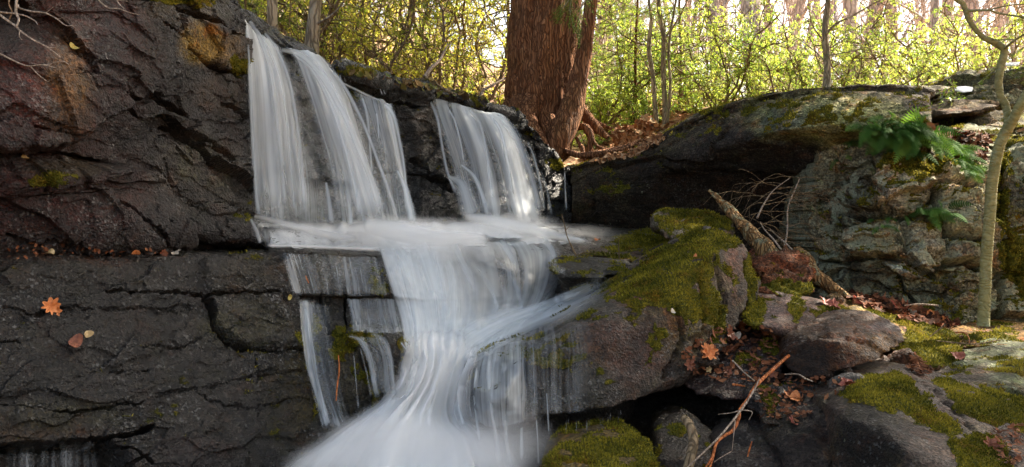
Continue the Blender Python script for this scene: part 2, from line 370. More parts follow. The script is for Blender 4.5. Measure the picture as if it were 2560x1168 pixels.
# ------------------------------------------------------------------ the big rocks
BLK = (.055, .040, .035); REDD = (.15, .042, .030); SUNPATCH = (.25, .155, .095); GRY = (.115, .105, .095); OLV = (.16, .13, .07)
C = []
for py, Ys, xs in ((-330, (3.9, 4.2, 4.6, 5.15, 5.75), (-160, 80, 300, 440, 560)),
                   (-40, (3.7, 4.0, 4.45, 5.0, 5.6), (-160, 60, 300, 470, 575)),
                   (60, (3.75, 4.0, 4.4, 4.95, 5.5), (-160, 60, 290, 480, 604)),
                   (200, (3.65, 3.9, 4.35, 4.95, 5.5), (-160, 60, 290, 480, 612)),
                   (340, (3.6, 3.85, 4.4, 4.95, 5.45), (-160, 60, 290, 480, 622)),
                   (470, (3.7, 3.95, 4.4, 4.85, 5.3), (-160, 60, 290, 480, 634)),
                   (560, (3.7, 3.95, 4.3, 4.7, 5.1), (-160, 60, 290, 480, 646)),
                   (606, (3.75, 4.0, 4.35, 4.75, 5.05), (-160, 60, 290, 490, 660)),
                   (640, (4.0, 4.2, 4.5, 4.9, 5.2), (-160, 60, 290, 490, 672))):
    C.append([(x, py, y) for x, y in zip(xs, Ys)])
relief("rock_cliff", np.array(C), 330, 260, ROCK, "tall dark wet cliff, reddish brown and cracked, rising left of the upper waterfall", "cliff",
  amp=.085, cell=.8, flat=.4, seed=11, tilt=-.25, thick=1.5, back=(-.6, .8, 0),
  cracks=[(((250, -20), (330, 0), (400, 15), (470, 30), (520, 50), (560, 82), (612, 92)), 11, .16),
          (((350, 60), (390, 85), (430, 100), (480, 130), (520, 162), (560, 178), (620, 196)), 9, .11),
          (((340, 235), (400, 250), (465, 290)), 22, .09), (((425, 318), (480, 350), (575, 402)), 13, .10),
          (((560, 262), (615, 300)), 15, .08), (((-60, 372), (60, 388), (150, 378), (245, 402)), 12, .12),
          (((60, 385), (64, 440), (150, 446), (240, 436), (270, 440)), 5, .05), (((40, 314), (120, 338), (150, 332)), 5, .04),
          (((362, 298), (380, 338), (412, 346)), 5, .03), (((398, 400), (428, 470), (470, 496)), 5, .035),
          (((0, 572), (150, 590), (300, 600), (420, 604)), 7, .05), (((470, 505), (540, 512), (600, 520)), 5, .03), (((520, 40), (530, 100), (525, 150)), 4, .03),
          (((540, 410), (620, 422)), 5, .03), (((0, 470), (110, 486), (210, 520), (330, 560), (420, 600)), 6, .05), (((130, 120), (190, 200), (210, 300)), 4, .03)],
  raises=[([(-200, -100), (340, -100), (430, 60), (400, 200), (300, 262), (215, 300), (120, 362), (-200, 366)], .13, 14),
          ([(-200, 395), (260, 405), (360, 440), (420, 530), (480, 600), (-200, 640)], .12, 12),
          ([(450, 40), (620, 95), (630, 190), (560, 172), (500, 140), (455, 110)], .05, 6),
          ([(60, 392), (240, 402), (275, 436), (70, 442)], .04, 5)],
  base=BLK, wet=.75, moss=.1,
  zones=[(140, 130, 260, 260, REDD, .9), (100, 480, 300, 150, (.10, .034, .026), .85), (175, 210, 75, 170, SUNPATCH, .95, .6), (40, 60, 90, 80, (.05, .045, .045), .8),  # tall tan zone paints a sunlit patch on the cliff
         (500, 110, 62, 62, (.36, .26, .13), .95, .35), (590, 140, 45, 55, (.36, .26, .16), .9, .5), (560, 230, 80, 60, (.14, .10, .07), .8), (300, 190, 90, 150, (.07, .045, .042), .7),
         (490, 430, 130, 130, (.11, .098, .085), .9), (160, 420, 130, 26, (.15, .10, .05), .85), (470, 20, 120, 40, (.16, .12, .08), .8), (300, 480, 90, 60, (.09, .05, .04), .7),
         (590, 480, 60, 120, (.075, .065, .05), .8)],
  wz=[(490, 430, 130, 120, .35), (520, 110, 80, 70, .2), (175, 200, 60, 110, .5)],
  mz=[(440, 0, 90, 22, .55), (600, 160, 30, 30, .3), (150, 455, 110, 20, .35), (620, 560, 40, 60, .25)], lz=[(230, 60, 60, 40, .3)])

C = []
for py, Ys, xs in ((566, (4.5, 4.8, 5.1, 5.4, 5.7), (-160, 60, 290, 490, 700)),
                   (618, (3.95, 4.2, 4.5, 4.9, 5.2), (-160, 60, 290, 490, 700)),
                   (634, (3.75, 3.95, 4.25, 4.65, 4.9), (-160, 60, 290, 520, 712)),
                   (668, (3.62, 3.82, 4.12, 4.55, 4.82), (-160, 60, 290, 530, 735)),
                   (760, (3.5, 3.72, 4.02, 4.45, 4.72), (-160, 60, 300, 540, 752)),
                   (870, (3.38, 3.6, 3.9, 4.3, 4.58), (-160, 60, 310, 550, 765)),
                   (990, (3.26, 3.48, 3.78, 4.15, 4.44), (-160, 60, 320, 560, 790)),
                   (1090, (3.2, 3.42, 3.7, 4.0, 4.3), (-160, 60, 320, 570, 812)),
                   (1180, (3.16, 3.38, 3.64, 3.9, 4.15), (-160, 60, 320, 570, 815)),
                   (1330, (3.1, 3.3, 3.55, 3.8, 4.0), (-160, 60, 320, 570, 815))):
    C.append([(x, py, y) for x, y in zip(xs, Ys)])
relief("rock_ledge", np.array(C), 330, 330, ROCK, "broad black wet ledge face with cracks and pale painted glints, filling the lower left", "rock ledge",
  amp=.038, cell=.6, flat=.30, seed=23, tilt=.03, thick=1.5, back=(-.5, .9, 0),
  cracks=[(((270, 730), (370, 727), (500, 738), (600, 736), (700, 730)), 7, .06), (((500, 738), (530, 782), (545, 820), (580, 848), (620, 870)), 14, .13),
          (((560, 838), (612, 872), (690, 878), (770, 872)), 6, .05), (((360, 875), (440, 862), (500, 842)), 4, .025), (((-80, 840), (20, 850), (45, 856)), 6, .05),
          (((280, 932), (330, 922), (375, 918)), 5, .035), (((240, 1030), (300, 1018), (400, 990), (480, 980), (560, 1020), (640, 1015)), 5, .035), (((380, 985), (500, 975), (640, 940), (760, 925)), 5, .03),
          (((-60, 1120), (120, 1112), (270, 1096), (380, 1075)), 12, .12), (((265, 1118), (330, 1135), (370, 1165)), 9, .07), (((0, 770), (90, 790), (190, 772), (300, 776), (470, 768)), 5, .03),
          (((640, 890), (650, 960), (640, 1040)), 4, .02), (((640, 1010), (770, 1000)), 5, .03), (((-40, 1010), (120, 1020), (240, 1030)), 5, .04), (((720, 1130), (800, 1115)), 6, .05)],
  raises=[([(-200, 1118), (270, 1104), (300, 1180), (300, 1400), (-200, 1400)], -.16, 10), ([(500, 745), (700, 735), (760, 870), (620, 865), (560, 820)], .035, 10),
          ([(640, 620), (735, 640), (745, 735), (520, 735), (500, 660)], .025, 10), ([(285, 1118), (500, 1100), (620, 1130), (600, 1230), (360, 1240)], .05, 10)],
  base=(.068, .058, .048), wet=.8, moss=.12,
  zones=[(640, 690, 130, 60, (.12, .09, .05), .7), (720, 990, 80, 140, (.11, .09, .05), .7), (120, 690, 160, 60, (.07, .06, .045), .6), (100, 1080, 160, 30, (.15, .10, .06), .7),
         (200, 640, 220, 22, (.12, .06, .035), .8), (620, 810, 130, 80, (.12, .105, .05), .8), (160, 1040, 200, 40, (.11, .10, .05), .7), (760, 950, 40, 160, (.16, .12, .05), .7), (480, 1130, 130, 50, (.075, .055, .05), .7)],
  mz=[(764, 820, 14, 100, .42), (790, 1040, 18, 70, .36), (60, 664, 50, 14, .3)])

# stone behind the upper falls: the lip, the face, its foot on the shelf
C = []
xs0 = (585, 640, 720, 830, 960, 1080, 1200, 1300, 1380, 1420)
top = (28, 60, 112, 166, 205, 226, 262, 300, 385, 440)
Yt = (5.7, 5.9, 6.2, 6.6, 7.0, 7.4, 7.8, 8.1, 8.35, 8.5)
for k, (fr, dy) in enumerate(((None, 1.6), (0, 0), (.06, -.12), (.22, -.16), (.45, -.22), (.7, -.3), (.9, -.4), (1.0, -.55))):
    row = []
    for x, t, y in zip(xs0, top, Yt):
        base = 566 + (0 if x > 800 else 4)
        if fr is None:
            Yb = y + dy; row.append((1280 + (x - 1280) * y / Yb, 584 - (584 - t) * y / Yb + 2, Yb)); continue
        xx = x + (fr * (625 - x) * .35 if x < 640 else 0) + fr * 14
        row.append((xx, t + fr * (base - t), y + dy))
    C.append(row)
relief("rock_step", np.array(C), 260, 340, ROCK, "dark grey rock wall that the upper waterfall pours over", "rock step",
  amp=.075, cell=.5, flat=.5, seed=37, tilt=.2, thick=1.2,
  cracks=[(((740, 250), (755, 330), (790, 480)), 16, .12), (((1030, 400), (1060, 440), (1110, 480), (1140, 500)), 12, .14), (((1000, 260), (1010, 330), (1000, 440)), 6, .04),
          (((830, 190), (900, 225), (980, 250), (1060, 262)), 8, .10), (((1300, 330), (1360, 440), (1370, 540)), 8, .06), (((850, 215), (880, 235), (900, 240)), 12, .1)],
  raises=[([(1020, 270), (1075, 262), (1125, 400), (1145, 540), (1040, 540), (1040, 420)], .06, 12), ([(820, 160), (1000, 185), (1080, 215), (1080, 250), (960, 235), (860, 200)], .07, 8)],
  base=(.085, .085, .083), wet=.8, moss=.15,
  zones=[(1070, 330, 50, 90, (.17, .135, .10), .8), (1000, 215, 160, 22, (.10, .10, .09), .8), (1380, 460, 40, 80, (.07, .075, .085), .7)],
  mz=[(880, 240, 40, 16, .7), (900, 175, 120, 12, .5), (1160, 255, 90, 14, .55), (1390, 400, 30, 20, .4), (1320, 330, 20, 30, .3)])

# shelf, lower face
C = []
cols = (672, 760, 860, 960, 1060, 1180, 1300, 1400, 1500, 1640)
def crow(pys, Ys, sh=0): C.append([(x + sh, p, y) for x, p, y in zip(cols, pys, Ys)])
crow((556, 556, 556, 556, 556, 556, 556, 556, 560, 570), (6.1, 6.3, 6.6, 6.9, 7.2, 7.5, 7.8, 8.0, 8.2, 8.55))
crow((590, 592, 592, 590, 590, 588, 586, 584, 584, 584), (5.3, 5.5, 5.8, 6.0, 6.2, 6.5, 6.8, 7.0, 7.3, 7.65))
crow((622, 624, 628, 628, 624, 618, 614, 612, 608, 608), (4.95, 4.98, 5.1, 5.25, 5.4, 5.65, 6.0, 6.3, 6.6, 6.95))
crow((650, 650, 652, 650, 650, 650, 645, 645, 640, 640), (4.85, 4.88, 5.0, 5.1, 5.25, 5.45, 5.75, 6.05, 6.4, 6.75))
crow((735, 735, 738, 735, 740, 735, 720, 715, 700, 700), (4.76, 4.8, 4.86, 4.9, 5.0, 5.15, 5.4, 5.65, 6.0, 6.35), 6)
crow((745, 745, 748, 755, 760, 760, 750, 745, 730, 730), (4.76, 4.82, 4.9, 4.92, 4.98, 5.1, 5.3, 5.5, 5.8, 6.15), 10)
crow((835, 832, 828, 830, 850, 860, 850, 840, 830, 830), (4.66, 4.68, 4.72, 4.74, 4.8, 4.88, 5.0, 5.2, 5.4, 5.75), 22)
crow((850, 850, 848, 850, 880, 890, 890, 880, 880, 880), (4.62, 4.62, 4.56, 4.55, 4.7, 4.75, 4.8, 4.9, 5.1, 5.45), 28)
crow((960, 960, 950, 950, 960, 960, 960, 960, 960, 960), (4.48, 4.48, 4.45, 4.45, 4.55, 4.6, 4.65, 4.7, 4.8, 5.15), 36)
crow((1070, 1060, 1050, 1040, 1050, 1060, 1060, 1060, 1060, 1060), (4.3, 4.32, 4.36, 4.3, 4.36, 4.42, 4.5, 4.6, 4.7, 5.05), 40)
crow((1240, 1230, 1220, 1220, 1220, 1220, 1220, 1220, 1220, 1220), (4.0, 3.95, 3.9, 3.8, 3.8, 3.85, 4.0, 4.2, 4.4, 4.75), 40)
relief("rock_shelf", np.array(C), 280, 300, ROCK, "stepped rock shelf under the lower cascade, olive brown where the film of water is thin", "rock shelf",
  amp=.028, cell=.4, flat=.5, seed=41, tilt=.05, thick=1.0,
  cracks=[(((800, 738), (860, 732), (940, 738)), 6, .05), (((860, 738), (866, 800), (870, 830)), 8, .08), (((800, 745), (820, 830), (860, 835)), 9, .06), (((940, 640), (960, 700), (950, 738)), 5, .03),
          (((1010, 900), (1020, 960), (1000, 1010)), 8, .06), (((920, 850), (950, 900), (945, 1000)), 6, .05)],
  raises=[([(860, 832), (990, 832), (1020, 870), (1010, 990), (960, 1000), (900, 880)], .05, 8), ([(820, 880), (900, 880), (920, 1020), (850, 1040)], .04, 8)],
  base=(.11, .098, .08), wet=.75, moss=.1,
  zones=[(840, 690, 130, 60, (.15, .12, .065), .9), (1240, 690, 170, 80, (.155, .125, .115), .85), (880, 930, 120, 120, (.12, .10, .06), .7), (740, 700, 50, 60, (.14, .11, .06), .7), (1460, 620, 70, 18, (.14, .09, .07), .7), (1590, 620, 90, 60, (.05, .045, .035), .9)],
  mz=[(880, 840, 40, 26, .6), (960, 850, 60, 20, .6), (1010, 900, 24, 70, .6), (900, 960, 30, 80, .5), (940, 1000, 20, 30, .6), (780, 900, 30, 140, .3), (950, 700, 30, 60, .35), (860, 870, 40, 40, .45)])

# whale-backed boulder on the right
C = []
cols = (1425, 1480, 1580, 1690, 1800, 1930, 2060, 2200, 2312, 2322)
sil = (418, 402, 388, 318, 266, 228, 212, 212, 222, 240); Ys = (8.6, 8.45, 8.3, 8.1, 7.9, 7.7, 7.5, 7.3, 7.1, 7.15)
rows = []
for k, (dpy, dY) in enumerate(((None, 2.0), (0, 0), (18, -.2), (60, -.38), (110, -.45), (170, -.4), (260, -.25), (360, -.1), (520, 0))):
    row = []
    for x, t, y in zip(cols, sil, Ys):
        if dpy is None:
            Yb = y + dY; row.append((1280 + (x - 1280) * y / Yb, 584 - (584 - t) * y / Yb + 6, Yb)); continue
        f = min(1., (t - 200) / 220) if t > 212 else .05
        g_ = min(1., max(0., (x - 1650) / 350)); row.append((x, t + dpy * (1 - .25 * f), y + dY - g_ * {18: .12, 60: .34, 110: .42, 170: .15}.get(dpy, 0)))
    rows.append(row)
relief("boulder", np.array(rows), 260, 330, ROCK, "huge whale-backed boulder, stained front painted darker as shade, mossy grey back painted as lit", "boulder",
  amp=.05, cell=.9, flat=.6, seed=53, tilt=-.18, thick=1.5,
  cracks=[(((1640, 372), (1700, 330), (1760, 296), (1830, 268), (1920, 245), (2050, 250), (2120, 262)), 5, .05), (((1750, 308), (1850, 268), (1960, 236), (2060, 226)), 5, .05), (((1960, 265), (2060, 252), (2180, 258)), 5, .03),
          (((2190, 290), (2260, 286), (2300, 290)), 6, .06), (((1760, 438), (1840, 446), (1980, 440), (2060, 446)), 5, .045), (((1640, 372), (1650, 420), (1680, 440)), 4, .03),
          (((1900, 560), (2060, 552), (2120, 556)), 6, .06), (((2270, 225), (2290, 300), (2316, 330)), 4, .04), (((1580, 400), (1640, 395), (1700, 360)), 5, .03)],
  raises=[([(1700, 330), (1900, 268), (2060, 280), (2060, 330), (2000, 420), (1760, 430)], -.02, 24), ([(1460, 440), (1760, 440), (2100, 450), (2100, 800), (1460, 800)], -.07, 20)],
  base=(.085, .07, .05), wet=.0, moss=.28, lich=.15,
  zones=[(1750, 500, 340, 150, (.040, .033, .027), .95, .35), (1900, 370, 230, 75, (.045, .040, .036), .9, .35), (2100, 300, 230, 74, (.42, .41, .25), .98), (1960, 300, 70, 34, (.10, .115, .125), .6), (2290, 270, 26, 70, (.21, .19, .16), .9),  # dark front zones mix stain and painted shade; pale back zone paints light
         (1540, 470, 60, 60, (.055, .048, .03), .6)],
  mz=[(2120, 300, 210, 60, .12), (1850, 262, 220, 26, .3), (1540, 470, 46, 46, .28), (2060, 242, 140, 24, .15)], lz=[(2140, 350, 120, 60, .5), (2100, 450, 90, 60, .45), (1900, 330, 60, 30, .2), (2080, 400, 60, 60, .4)])

# broken wall with ferns
C = []
cols = (2040, 2110, 2200, 2300, 2400, 2500, 2600, 2700)
def crow(pys, Ys, sh=0): C.append([(x + sh, p, y) for x, p, y in zip(cols, pys, Ys)])
crow((315, 310, 302, 318, 340, 340, 330, 330), (8.4, 8.3, 8.1, 8.2, 8.2, 8.0, 7.8, 7.7))
crow((352, 330, 318, 330, 372, 372, 360, 360), (7.15, 7.05, 6.95, 7.0, 7.1, 7.0, 6.9, 6.8))
crow((400, 395, 392, 400, 420, 420, 410, 410), (6.95, 6.8, 6.6, 6.55, 6.6, 6.6, 6.6, 6.5))
crow((480, 480, 480, 480, 490, 490, 490, 490), (6.95, 6.75, 6.45, 6.4, 6.4, 6.4, 6.4, 6.3))
crow((560, 560, 555, 560, 580, 580, 580, 580), (6.9, 6.6, 6.38, 6.33, 6.28, 6.3, 6.35, 6.3))
crow((640, 640, 640, 650, 660, 670, 670, 670), (6.8, 6.5, 6.3, 6.2, 6.2, 6.25, 6.3, 6.2))
crow((720, 720, 720, 730, 740, 750, 750, 750), (6.75, 6.45, 6.3, 6.2, 6.15, 6.2, 6.2, 6.15))
crow((800, 810, 820, 830, 840, 840, 840, 840), (6.7, 6.4, 6.2, 6.1, 6.05, 6.1, 6.1, 6.1))
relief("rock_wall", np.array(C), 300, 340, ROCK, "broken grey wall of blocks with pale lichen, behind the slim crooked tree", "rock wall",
  amp=.13, cell=.40, flat=.62, seed=61, tilt=.1, thick=1.5, ck=(1.1, 1.5),
  cracks=[(((2100, 560), (2200, 548), (2260, 555), (2300, 540), (2330, 560), (2360, 590)), 12, .12), (((2310, 330), (2312, 400), (2318, 500), (2330, 560)), 8, .10), (((2330, 450), (2400, 462), (2460, 470)), 9, .10),
          (((2190, 640), (2260, 655), (2300, 680), (2340, 690), (2360, 660), (2460, 668)), 12, .12), (((2350, 590), (2400, 602), (2450, 605)), 10, .12), (((2060, 655), (2180, 640)), 10, .08),
          (((2180, 400), (2195, 470), (2230, 545)), 6, .06), (((2500, 400), (2510, 600), (2500, 800)), 12, .14), (((2250, 690), (2300, 770)), 6, .06), (((2120, 640), (2130, 760)), 6, .05), (((2160, 460), (2240, 450), (2300, 442)), 5, .04)],
  raises=[([(2195, 398), (2300, 396), (2312, 500), (2270, 545), (2200, 530)], .10, 9), ([(2340, 405), (2400, 412), (2460, 455), (2350, 458)], .09, 7), ([(2320, 490), (2450, 480), (2460, 590), (2350, 590)], .08, 8),
          ([(2110, 560), (2230, 560), (2260, 640), (2130, 640)], .10, 8), ([(2200, 650), (2290, 640), (2350, 690), (2260, 690)], .12, 6), ([(2250, 570), (2340, 580), (2350, 640), (2270, 640)], .07, 8), ([(2360, 610), (2450, 610), (2455, 660), (2370, 655)], .08, 7)],
  base=(.32, .29, .21), wet=.0, moss=.35, lich=.9,
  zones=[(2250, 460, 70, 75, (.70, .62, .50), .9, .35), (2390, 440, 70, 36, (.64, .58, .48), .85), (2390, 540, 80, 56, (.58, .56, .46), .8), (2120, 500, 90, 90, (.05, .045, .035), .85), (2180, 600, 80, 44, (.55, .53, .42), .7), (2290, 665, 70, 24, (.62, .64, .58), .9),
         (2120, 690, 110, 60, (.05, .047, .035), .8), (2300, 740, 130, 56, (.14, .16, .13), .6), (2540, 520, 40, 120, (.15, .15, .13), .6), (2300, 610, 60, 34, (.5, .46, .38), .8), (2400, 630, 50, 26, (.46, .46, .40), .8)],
  mz=[(2330, 410, 160, 36, .55), (2510, 480, 24, 180, .65), (2370, 480, 70, 14, .5), (2300, 780, 140, 40, .35), (2545, 640, 30, 160, .55), (2150, 500, 60, 40, .3), (2340, 560, 20, 40, .55)], lz=[(2300, 720, 140, 90, .95), (2160, 440, 60, 60, .8), (2420, 520, 50, 120, .9)])

# slabs stacked at the top right
B = lambda *a, **k: boulder(*a, **k)
B("boulder", [[(2350, 214, 10.2), (2400, 182, 10.2), (2470, 166, 10), (2620, 160, 9.8), (2620, 222, 9.6), (2480, 216, 9.6), (2380, 220, 9.9)]], ROCK, "long low grey boulder highest of the stack at the top right", back=2.0, voxel=.05,
  amp=.09, cell=.6, flat=.25, seed=71, tilt=-.15, base=(.17, .165, .12), moss=.3, mz=[(2440, 190, 90, 20, .25)])
B("rock_slab", [[(2296, 216, 9.0), (2350, 214, 9.2), (2440, 226, 9.1), (2400, 236, 8.7), (2300, 238, 8.6)]], ROCK, "flat pale grey slab touching the end of the whale-backed boulder", back=.9, voxel=.035, amp=.04, cell=.4, flat=.3, seed=73,
  base=(.27, .24, .18), lich=.4)
B("rock_slab", [[(2372, 244, 8.6), (2450, 222, 8.7), (2580, 208, 8.6), (2620, 212, 8.5), (2600, 262, 8.1), (2500, 268, 8.1), (2400, 262, 8.2), (2366, 255, 8.4)]], ROCK, "tilted slab with cracked pale green top, level with the bend of the slim tree", back=1.2, voxel=.035, amp=.08, cell=.4, flat=.22, seed=75, tilt=-.1,
  base=(.22, .21, .15), moss=.25, lich=.4, cracks=[(((2400, 250), (2500, 238), (2560, 230)), 4, .06)])
B("rock_slab", [[(2320, 262, 8.1), (2380, 258, 8.1), (2480, 250, 8.0), (2510, 262, 7.8), (2490, 276, 7.6), (2370, 290, 7.7), (2330, 272, 7.9)]], ROCK, "thick dark brown slab with a thin pale edge, over the black gap", back=1.2, voxel=.035, amp=.04, cell=.5, flat=.25, seed=77, tilt=-.1,
  base=(.16, .125, .095), zones=[(2400, 258, 90, 8, (.35, .3, .22), .8)])
B("rock_slab", [[(2430, 290, 7.9), (2500, 276, 8.0), (2580, 285, 7.9), (2580, 322, 7.6), (2450, 322, 7.6)]], ROCK, "small mossy brown slab lowest in the stack, half hidden by the slim tree", back=1.2, voxel=.035, amp=.05, cell=.4, flat=.4, seed=79,
  base=(.15, .13, .09), moss=.5, zones=[(2560, 280, 30, 20, (.3, .3, .05), .6)])
B("boulder", [[(2380, 325, 7.5), (2430, 312, 7.6), (2520, 322, 7.4), (2560, 340, 7.1), (2500, 372, 6.9), (2400, 350, 7.1)]], ROCK, "rounded lichen-spotted stone on top of the fern wall beside the slim tree", back=.9, voxel=.03, amp=.04, cell=.3, seed=81,
  base=(.18, .17, .11), moss=.4, lich=.8, mz=[(2380, 320, 26, 10, .8)])

# ------------------------------------------------------------------ rocks of the right bank
B("boulder", [[(1770, 562, 5.5), (1858, 586, 5.4), (1898, 690, 5.2), (1885, 770, 5.0), (1790, 900, 4.6), (1700, 965, 4.5), (1640, 985, 4.4), (1545, 1020, 4.2), (1330, 1045, 4.12), (1318, 890, 4.2), (1500, 800, 4.35),
    (1690, 765, 4.55), (1790, 632, 4.92), (1600, 655, 5.6), (1430, 752, 5.2), (1350, 815, 5.0)],
   [(1148, 960, 4.32), (1165, 905, 4.5), (1230, 862, 4.7), (1340, 850, 4.5), (1350, 1078, 4.12), (1290, 1092, 4.1), (1190, 1062, 4.15), (1150, 1010, 4.25), (1250, 980, 3.98)]],
  ROCK, "big wedge-shaped boulder, moss on its sloping top, water running over its left end", "boulder", back=.9, voxel=.02, smooth=2, amp=.030, cell=.42, flat=.7, seed=91, tilt=.3,
  cracks=[(((1690, 770), (1700, 860), (1660, 940)), 8, .05), (((1790, 640), (1810, 740), (1790, 850)), 7, .05), (((1740, 700), (1760, 800), (1740, 880)), 5, .03), (((1860, 640), (1870, 730), (1850, 800)), 5, .04)],
  base=(.105, .085, .068), wet=.45, moss=.35,
  zones=[(1600, 735, 110, 36, (.24, .10, .055), .9), (1560, 880, 130, 80, (.21, .115, .085), .85), (1420, 940, 120, 110, (.10, .085, .05), .8), (1840, 650, 46, 60, (.19, .12, .095), .8), (1660, 790, 70, 16, (.33, .24, .15), .75, .7), (1750, 800, 60, 90, (.14, .10, .05), .6), (1230, 960, 110, 110, (.07, .075, .08), .8),
         (1700, 850, 70, 70, (.17, .13, .07), .6), (1450, 760, 90, 40, (.07, .075, .06), .7)],
  mz=[([(1770, 555), (1870, 580), (1830, 620), (1790, 630), (1720, 730), (1640, 770), (1560, 760), (1500, 730), (1590, 670), (1690, 600)], 1.0, 16), (1780, 590, 70, 30, .85, .4), (1800, 740, 50, 130, .42), (1880, 680, 16, 90, .7), (1730, 770, 60, 60, .45), (1560, 730, 70, 40, .5), (1400, 900, 70, 20, .4), (1640, 850, 60, 80, .3), (1350, 880, 60, 24, .3)],
  wz=[(1680, 660, 140, 60, .05), (1800, 740, 80, 120, .1), (1380, 940, 200, 120, .9), (1560, 880, 100, 80, .7)], lz=[(1803, 772, 12, 30, 1.0)])
B("boulder", [[(1636, 540, 6.4), (1665, 524, 6.6), (1780, 532, 6.7), (1835, 560, 6.6), (1830, 600, 6.2), (1700, 610, 6.0), (1668, 592, 6.0), (1640, 570, 6.2)]], ROCK, "blunt grey stone with a mossy top, behind the peak of the big wedge-shaped boulder", back=.5, voxel=.022, amp=.03, cell=.25, seed=93,
  base=(.24, .21, .17), moss=.8, wet=.1, mz=[(1770, 560, 60, 26, .5)])
B("rock_slab", [[(1366, 655, 5.3), (1385, 644, 5.6), (1480, 640, 5.7), (1570, 650, 5.6), (1600, 665, 5.4), (1560, 690, 5.1), (1470, 700, 5.0), (1400, 700, 5.05), (1372, 680, 5.15)], [(1400, 690, 5.1), (1500, 690, 5.1), (1520, 760, 5.1), (1410, 750, 5.2)]], ROCK,
  "dark flat overhanging slab standing in the stream between the cascade and the mossy wedge", back=.35, voxel=.018, amp=.02, cell=.25, seed=95, base=(.035, .032, .026), wet=.15, moss=.35, mz=[(1460, 725, 50, 20, .5)])
B("rock_bank", [[(1440, 622, 6.4), (1500, 604, 7.0), (1600, 572, 7.6), (1700, 575, 7.8), (1800, 640, 6.6), (1700, 680, 5.9), (1560, 652, 5.9), (1450, 642, 6.0)]], ROCK, "low rocky bank with bright green moss at the right end of the foaming shelf", "rock bank", back=.5, voxel=.03, amp=.03, cell=.3, seed=97,
  base=(.12, .08, .05), moss=.5, mz=[(1570, 600, 80, 26, .7), (1630, 590, 60, 18, .6)], wet=.3)
B("boulder", [[(1890, 660, 5.5), (1940, 632, 5.8), (2000, 628, 5.8), (2030, 670, 5.6), (2035, 740, 5.3), (1960, 750, 5.2), (1895, 745, 5.25)]], ROCK, "reddish layered stone wedged between the two lengths of dead log", back=.5, voxel=.018, amp=.05, cell=.3, flat=.2, seed=99, tilt=-.35,
  base=(.21, .11, .075), moss=.15, mz=[(1960, 720, 90, 30, .6)], cracks=[(((1890, 690), (1950, 672), (2030, 668)), 5, .04), (((1895, 712), (1960, 700), (2010, 702)), 5, .04)])
B("boulder", [[(1858, 770, 5.0), (1892, 726, 5.3), (1960, 732, 5.3), (2060, 752, 5.3), (2150, 780, 5.3), (2140, 840, 4.8), (1985, 850, 4.7), (1870, 812, 4.7)]], ROCK, "smooth stone with a bare purple-grey band across olive moss, left of the oval boulder", back=.5, voxel=.018, amp=.02, cell=.5, seed=101,
  base=(.13, .085, .07), moss=.15, wet=.2, mz=[(1885, 775, 36, 50, .8), (1985, 775, 26, 50, .75), (2080, 790, 60, 40, .35)], zones=[(1935, 770, 36, 60, (.21, .16, .15), .7), (2080, 775, 40, 20, (.32, .12, .09), .5)])
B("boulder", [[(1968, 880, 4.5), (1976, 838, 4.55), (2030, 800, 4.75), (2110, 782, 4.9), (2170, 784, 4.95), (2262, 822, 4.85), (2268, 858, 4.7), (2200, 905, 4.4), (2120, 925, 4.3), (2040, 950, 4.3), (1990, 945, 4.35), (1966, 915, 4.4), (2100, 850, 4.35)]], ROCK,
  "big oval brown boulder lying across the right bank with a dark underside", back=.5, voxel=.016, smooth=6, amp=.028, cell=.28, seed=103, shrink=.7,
  base=(.09, .042, .022), wet=.3, zones=[(2190, 860, 80, 40, (.12, .07, .03), .8), (2020, 905, 80, 70, (.03, .018, .012), .9), (2220, 815, 60, 14, (.16, .13, .13), .8)])  # darkest zone paints shade onto the lower left underside
B("rock_slab", [[(2120, 790, 5.3), (2135, 752, 5.7), (2160, 748, 5.8), (2240, 790, 5.6), (2275, 850, 5.2), (2240, 880, 5.0), (2130, 830, 5.1)]], ROCK, "yellowish mossy slab tilted up behind the oval boulder", back=.35, voxel=.02, amp=.02, cell=.5, seed=105,
  base=(.25, .19, .10), moss=.1, mz=[(2190, 800, 60, 40, .4)])
B("boulder", [[(2240, 860, 5.1), (2250, 790, 5.6), (2330, 805, 5.7), (2420, 840, 5.5), (2420, 900, 5.1), (2360, 925, 4.9), (2300, 930, 4.8), (2255, 910, 4.9)]], ROCK, "low boulder under thick green moss, right of the oval boulder", back=.5, voxel=.02, smooth=4, amp=.03, cell=.35, seed=107,
  base=(.17, .11, .07), moss=.8, mz=[(2330, 870, 80, 50, .7)])
B("boulder", [[(2370, 850, 5.6), (2400, 818, 5.9), (2460, 806, 6.0), (2560, 812, 5.9), (2640, 822, 5.9), (2640, 870, 5.3), (2500, 880, 5.2), (2400, 872, 5.3)]], ROCK, "rusty moss-covered boulder at the foot of the slim crooked tree", back=.6, voxel=.022, smooth=3, amp=.04, cell=.4, seed=109,
  base=(.22, .14, .07), moss=.5, mz=[(2500, 835, 60, 20, .5)], lich=.3)
B("boulder", [[(2330, 935, 4.9), (2400, 900, 5.1), (2480, 862, 5.3), (2600, 850, 5.3), (2660, 900, 5.0), (2660, 1000, 4.4), (2480, 985, 4.3), (2350, 965, 4.5)]], ROCK, "grey green lichened boulder at the right edge above the large mossy one", back=.6, voxel=.02, smooth=3, amp=.03, cell=.5, seed=111,
  base=(.105, .115, .075), lich=.45, moss=.25, zones=[(2400, 935, 100, 26, (.12, .10, .09), .8)])
